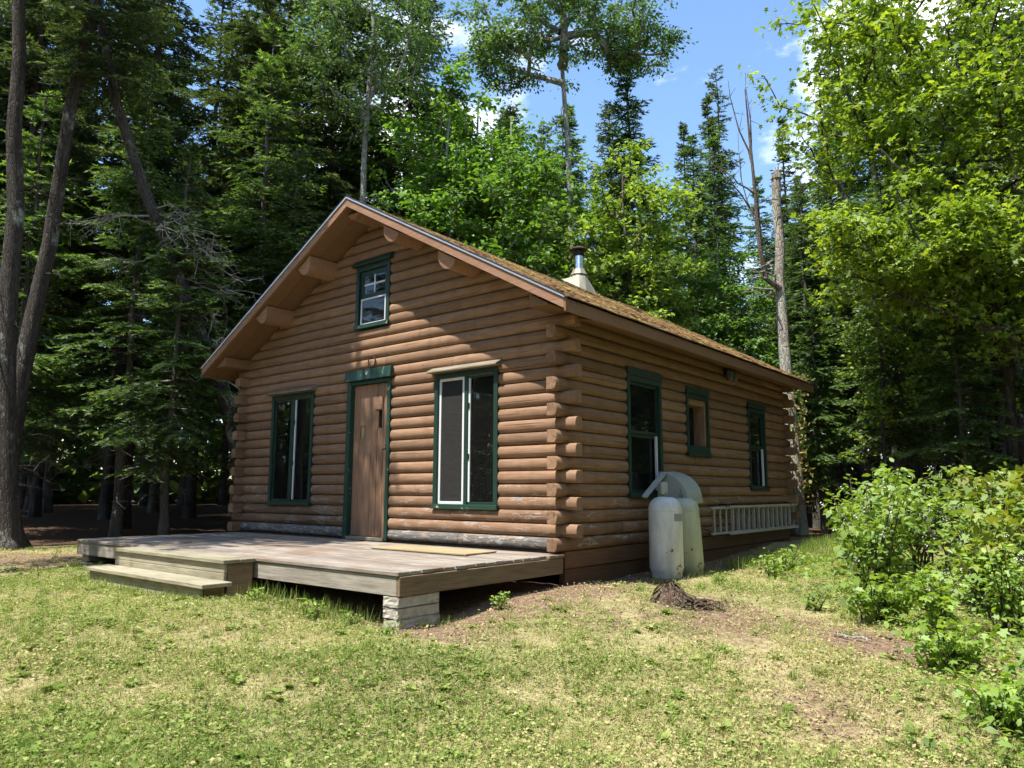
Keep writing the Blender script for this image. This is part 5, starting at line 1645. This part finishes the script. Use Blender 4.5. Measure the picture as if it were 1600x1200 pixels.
v_, f_, t_ = leaves(p, fw, np.array([0, 0, 1.0]) + rs.normal(0, .2, (k, 3)), sz, np.clip(np.repeat(rs.uniform(.2, .52, len(sel)), n_) + rs.normal(0, .05, k), 0, 1), 'oval')
parts.append((v_, f_, t_))
# litter: dead leaves and bits of bark, also on the bare soil
n = 60000
y = 2.8 + 9.5 * rs.rand(n) ** 1.1; x = rs.uniform(-.8, .8, n) * y; m = lawn_mask(x, y); x, y = x[m], y[m]
ba = bareness(x, y); m = rs.rand(len(x)) < .12 + .8 * ba; x, y = x[m], y[m]; k = len(x)
z = ground_z(x, y) + rs.uniform(.006, .03, k)
parts.append(leaves(np.stack([x, y, z], 1), rs.normal(0, 1, (k, 3)) * (1, 1, .35), np.array([0, 0, 1.0]) + rs.normal(0, .5, (k, 3)), rs.uniform(.007, .032, k), np.clip(rs.choice([.80, .95, 1.0, .70, .9], k) + rs.normal(0, .04, k), .65, 1), 'quad'))
nv = 0; VV, FF, TT = [], [], []
for v, f, t in parts:
    VV.append(v); FF.append(f + nv); TT.append(t); nv += len(v)
tag(link('lawn_grass', fast_mesh('lawn_grass', np.concatenate(VV), np.concatenate(FF), M['grass'], {'tone': np.concatenate(TT)})), 'patchy sunlit lawn of short grass, clover and dry thatch before the cabin', 'grass', kind='stuff')

# taller grass along the deck, the steps and under the ladder
parts = []
for (u0, v0, u1, v1, n, hh) in [(2.0, -2.62, .3, -2.55, 700, .16), (2.0, -3.15, 4.8, -3.2, 900, .09), (-.7, 2.9, -.9, 7.0, 3200, .17), (-1.2, 3.2, -1.4, 7.4, 2400, .15), (4.7, -2.7, 6.6, -2.6, 200, .10), (.2, -2.5, -.1, -1.9, 200, .10)]:
    t = rs.rand(n); u = u0 + (u1 - u0) * t + rs.normal(0, .10, n); v = v0 + (v1 - v0) * t + rs.normal(0, .10, n)
    p = C0[None] + Uv[None] * u[:, None] + Vv[None] * v[:, None]; p[:, 2] = ground_z(p[:, 0], p[:, 1])
    az = rs.uniform(0, 6.283, n); ln = rs.uniform(.15, .9, n)
    d = np.stack([np.cos(az) * ln, np.sin(az) * ln, np.ones(n)], 1); d /= np.linalg.norm(d, axis=1, keepdims=True)
    parts.append(needle_tris(p, d, np.stack([-np.sin(az), np.cos(az), 0 * az], 1), hh * rs.uniform(.5, 1.4, n), rs.uniform(.004, .008, n), np.clip(rs.normal(.3, .12, n), 0, .7)))
nv = 0; VV, FF, TT = [], [], []
for v, f, t in parts:
    VV.append(v); FF.append(f + nv); TT.append(t); nv += len(v)
tag(link('tall_grass', fast_mesh('tall_grass', np.concatenate(VV), np.concatenate(FF), M['grass'], {'tone': np.concatenate(TT)})), 'longer grass left uncut along the deck, steps and side wall', 'grass', kind='stuff')

# low leafy ground cover at the lower right and along the forest edge
n = 15000
y = 3.0 + 8 * rs.rand(n); x = rs.uniform(1.5, 7.5, n)
edge = np.interp(y, [3, 4.2, 5.2, 6.5, 8, 9.5, 11], [2.05, 2.45, 3.0, 3.3, 3.3, 3.3, 4.2])
m = (x > edge + rs.normal(0, .28, n)) & (rs.rand(n) < .35 + .65 * (vnoise(x, y, 55, 3) > -.2)); x, y = x[m], y[m]; k = len(x)
z = ground_z(x, y) + rs.uniform(.02, .16, k) * (1 + .5 * vnoise(x, y, 56, 2.5))
v, f, t = leaves(np.stack([x, y, z], 1), rs.normal(0, 1, (k, 3)) * (1, 1, .3), np.array([0, 0, 1.0]) + rs.normal(0, .35, (k, 3)), rs.uniform(.03, .085, k), np.clip(rs.normal(.5, .22, k), 0, 1), 'oval')
tag(link('ground_cover', fast_mesh('ground_cover', v, f, M['leaf_shrub'], {'tone': t})), 'low leafy ground plants under and before the shrubs', 'plants', kind='stuff')
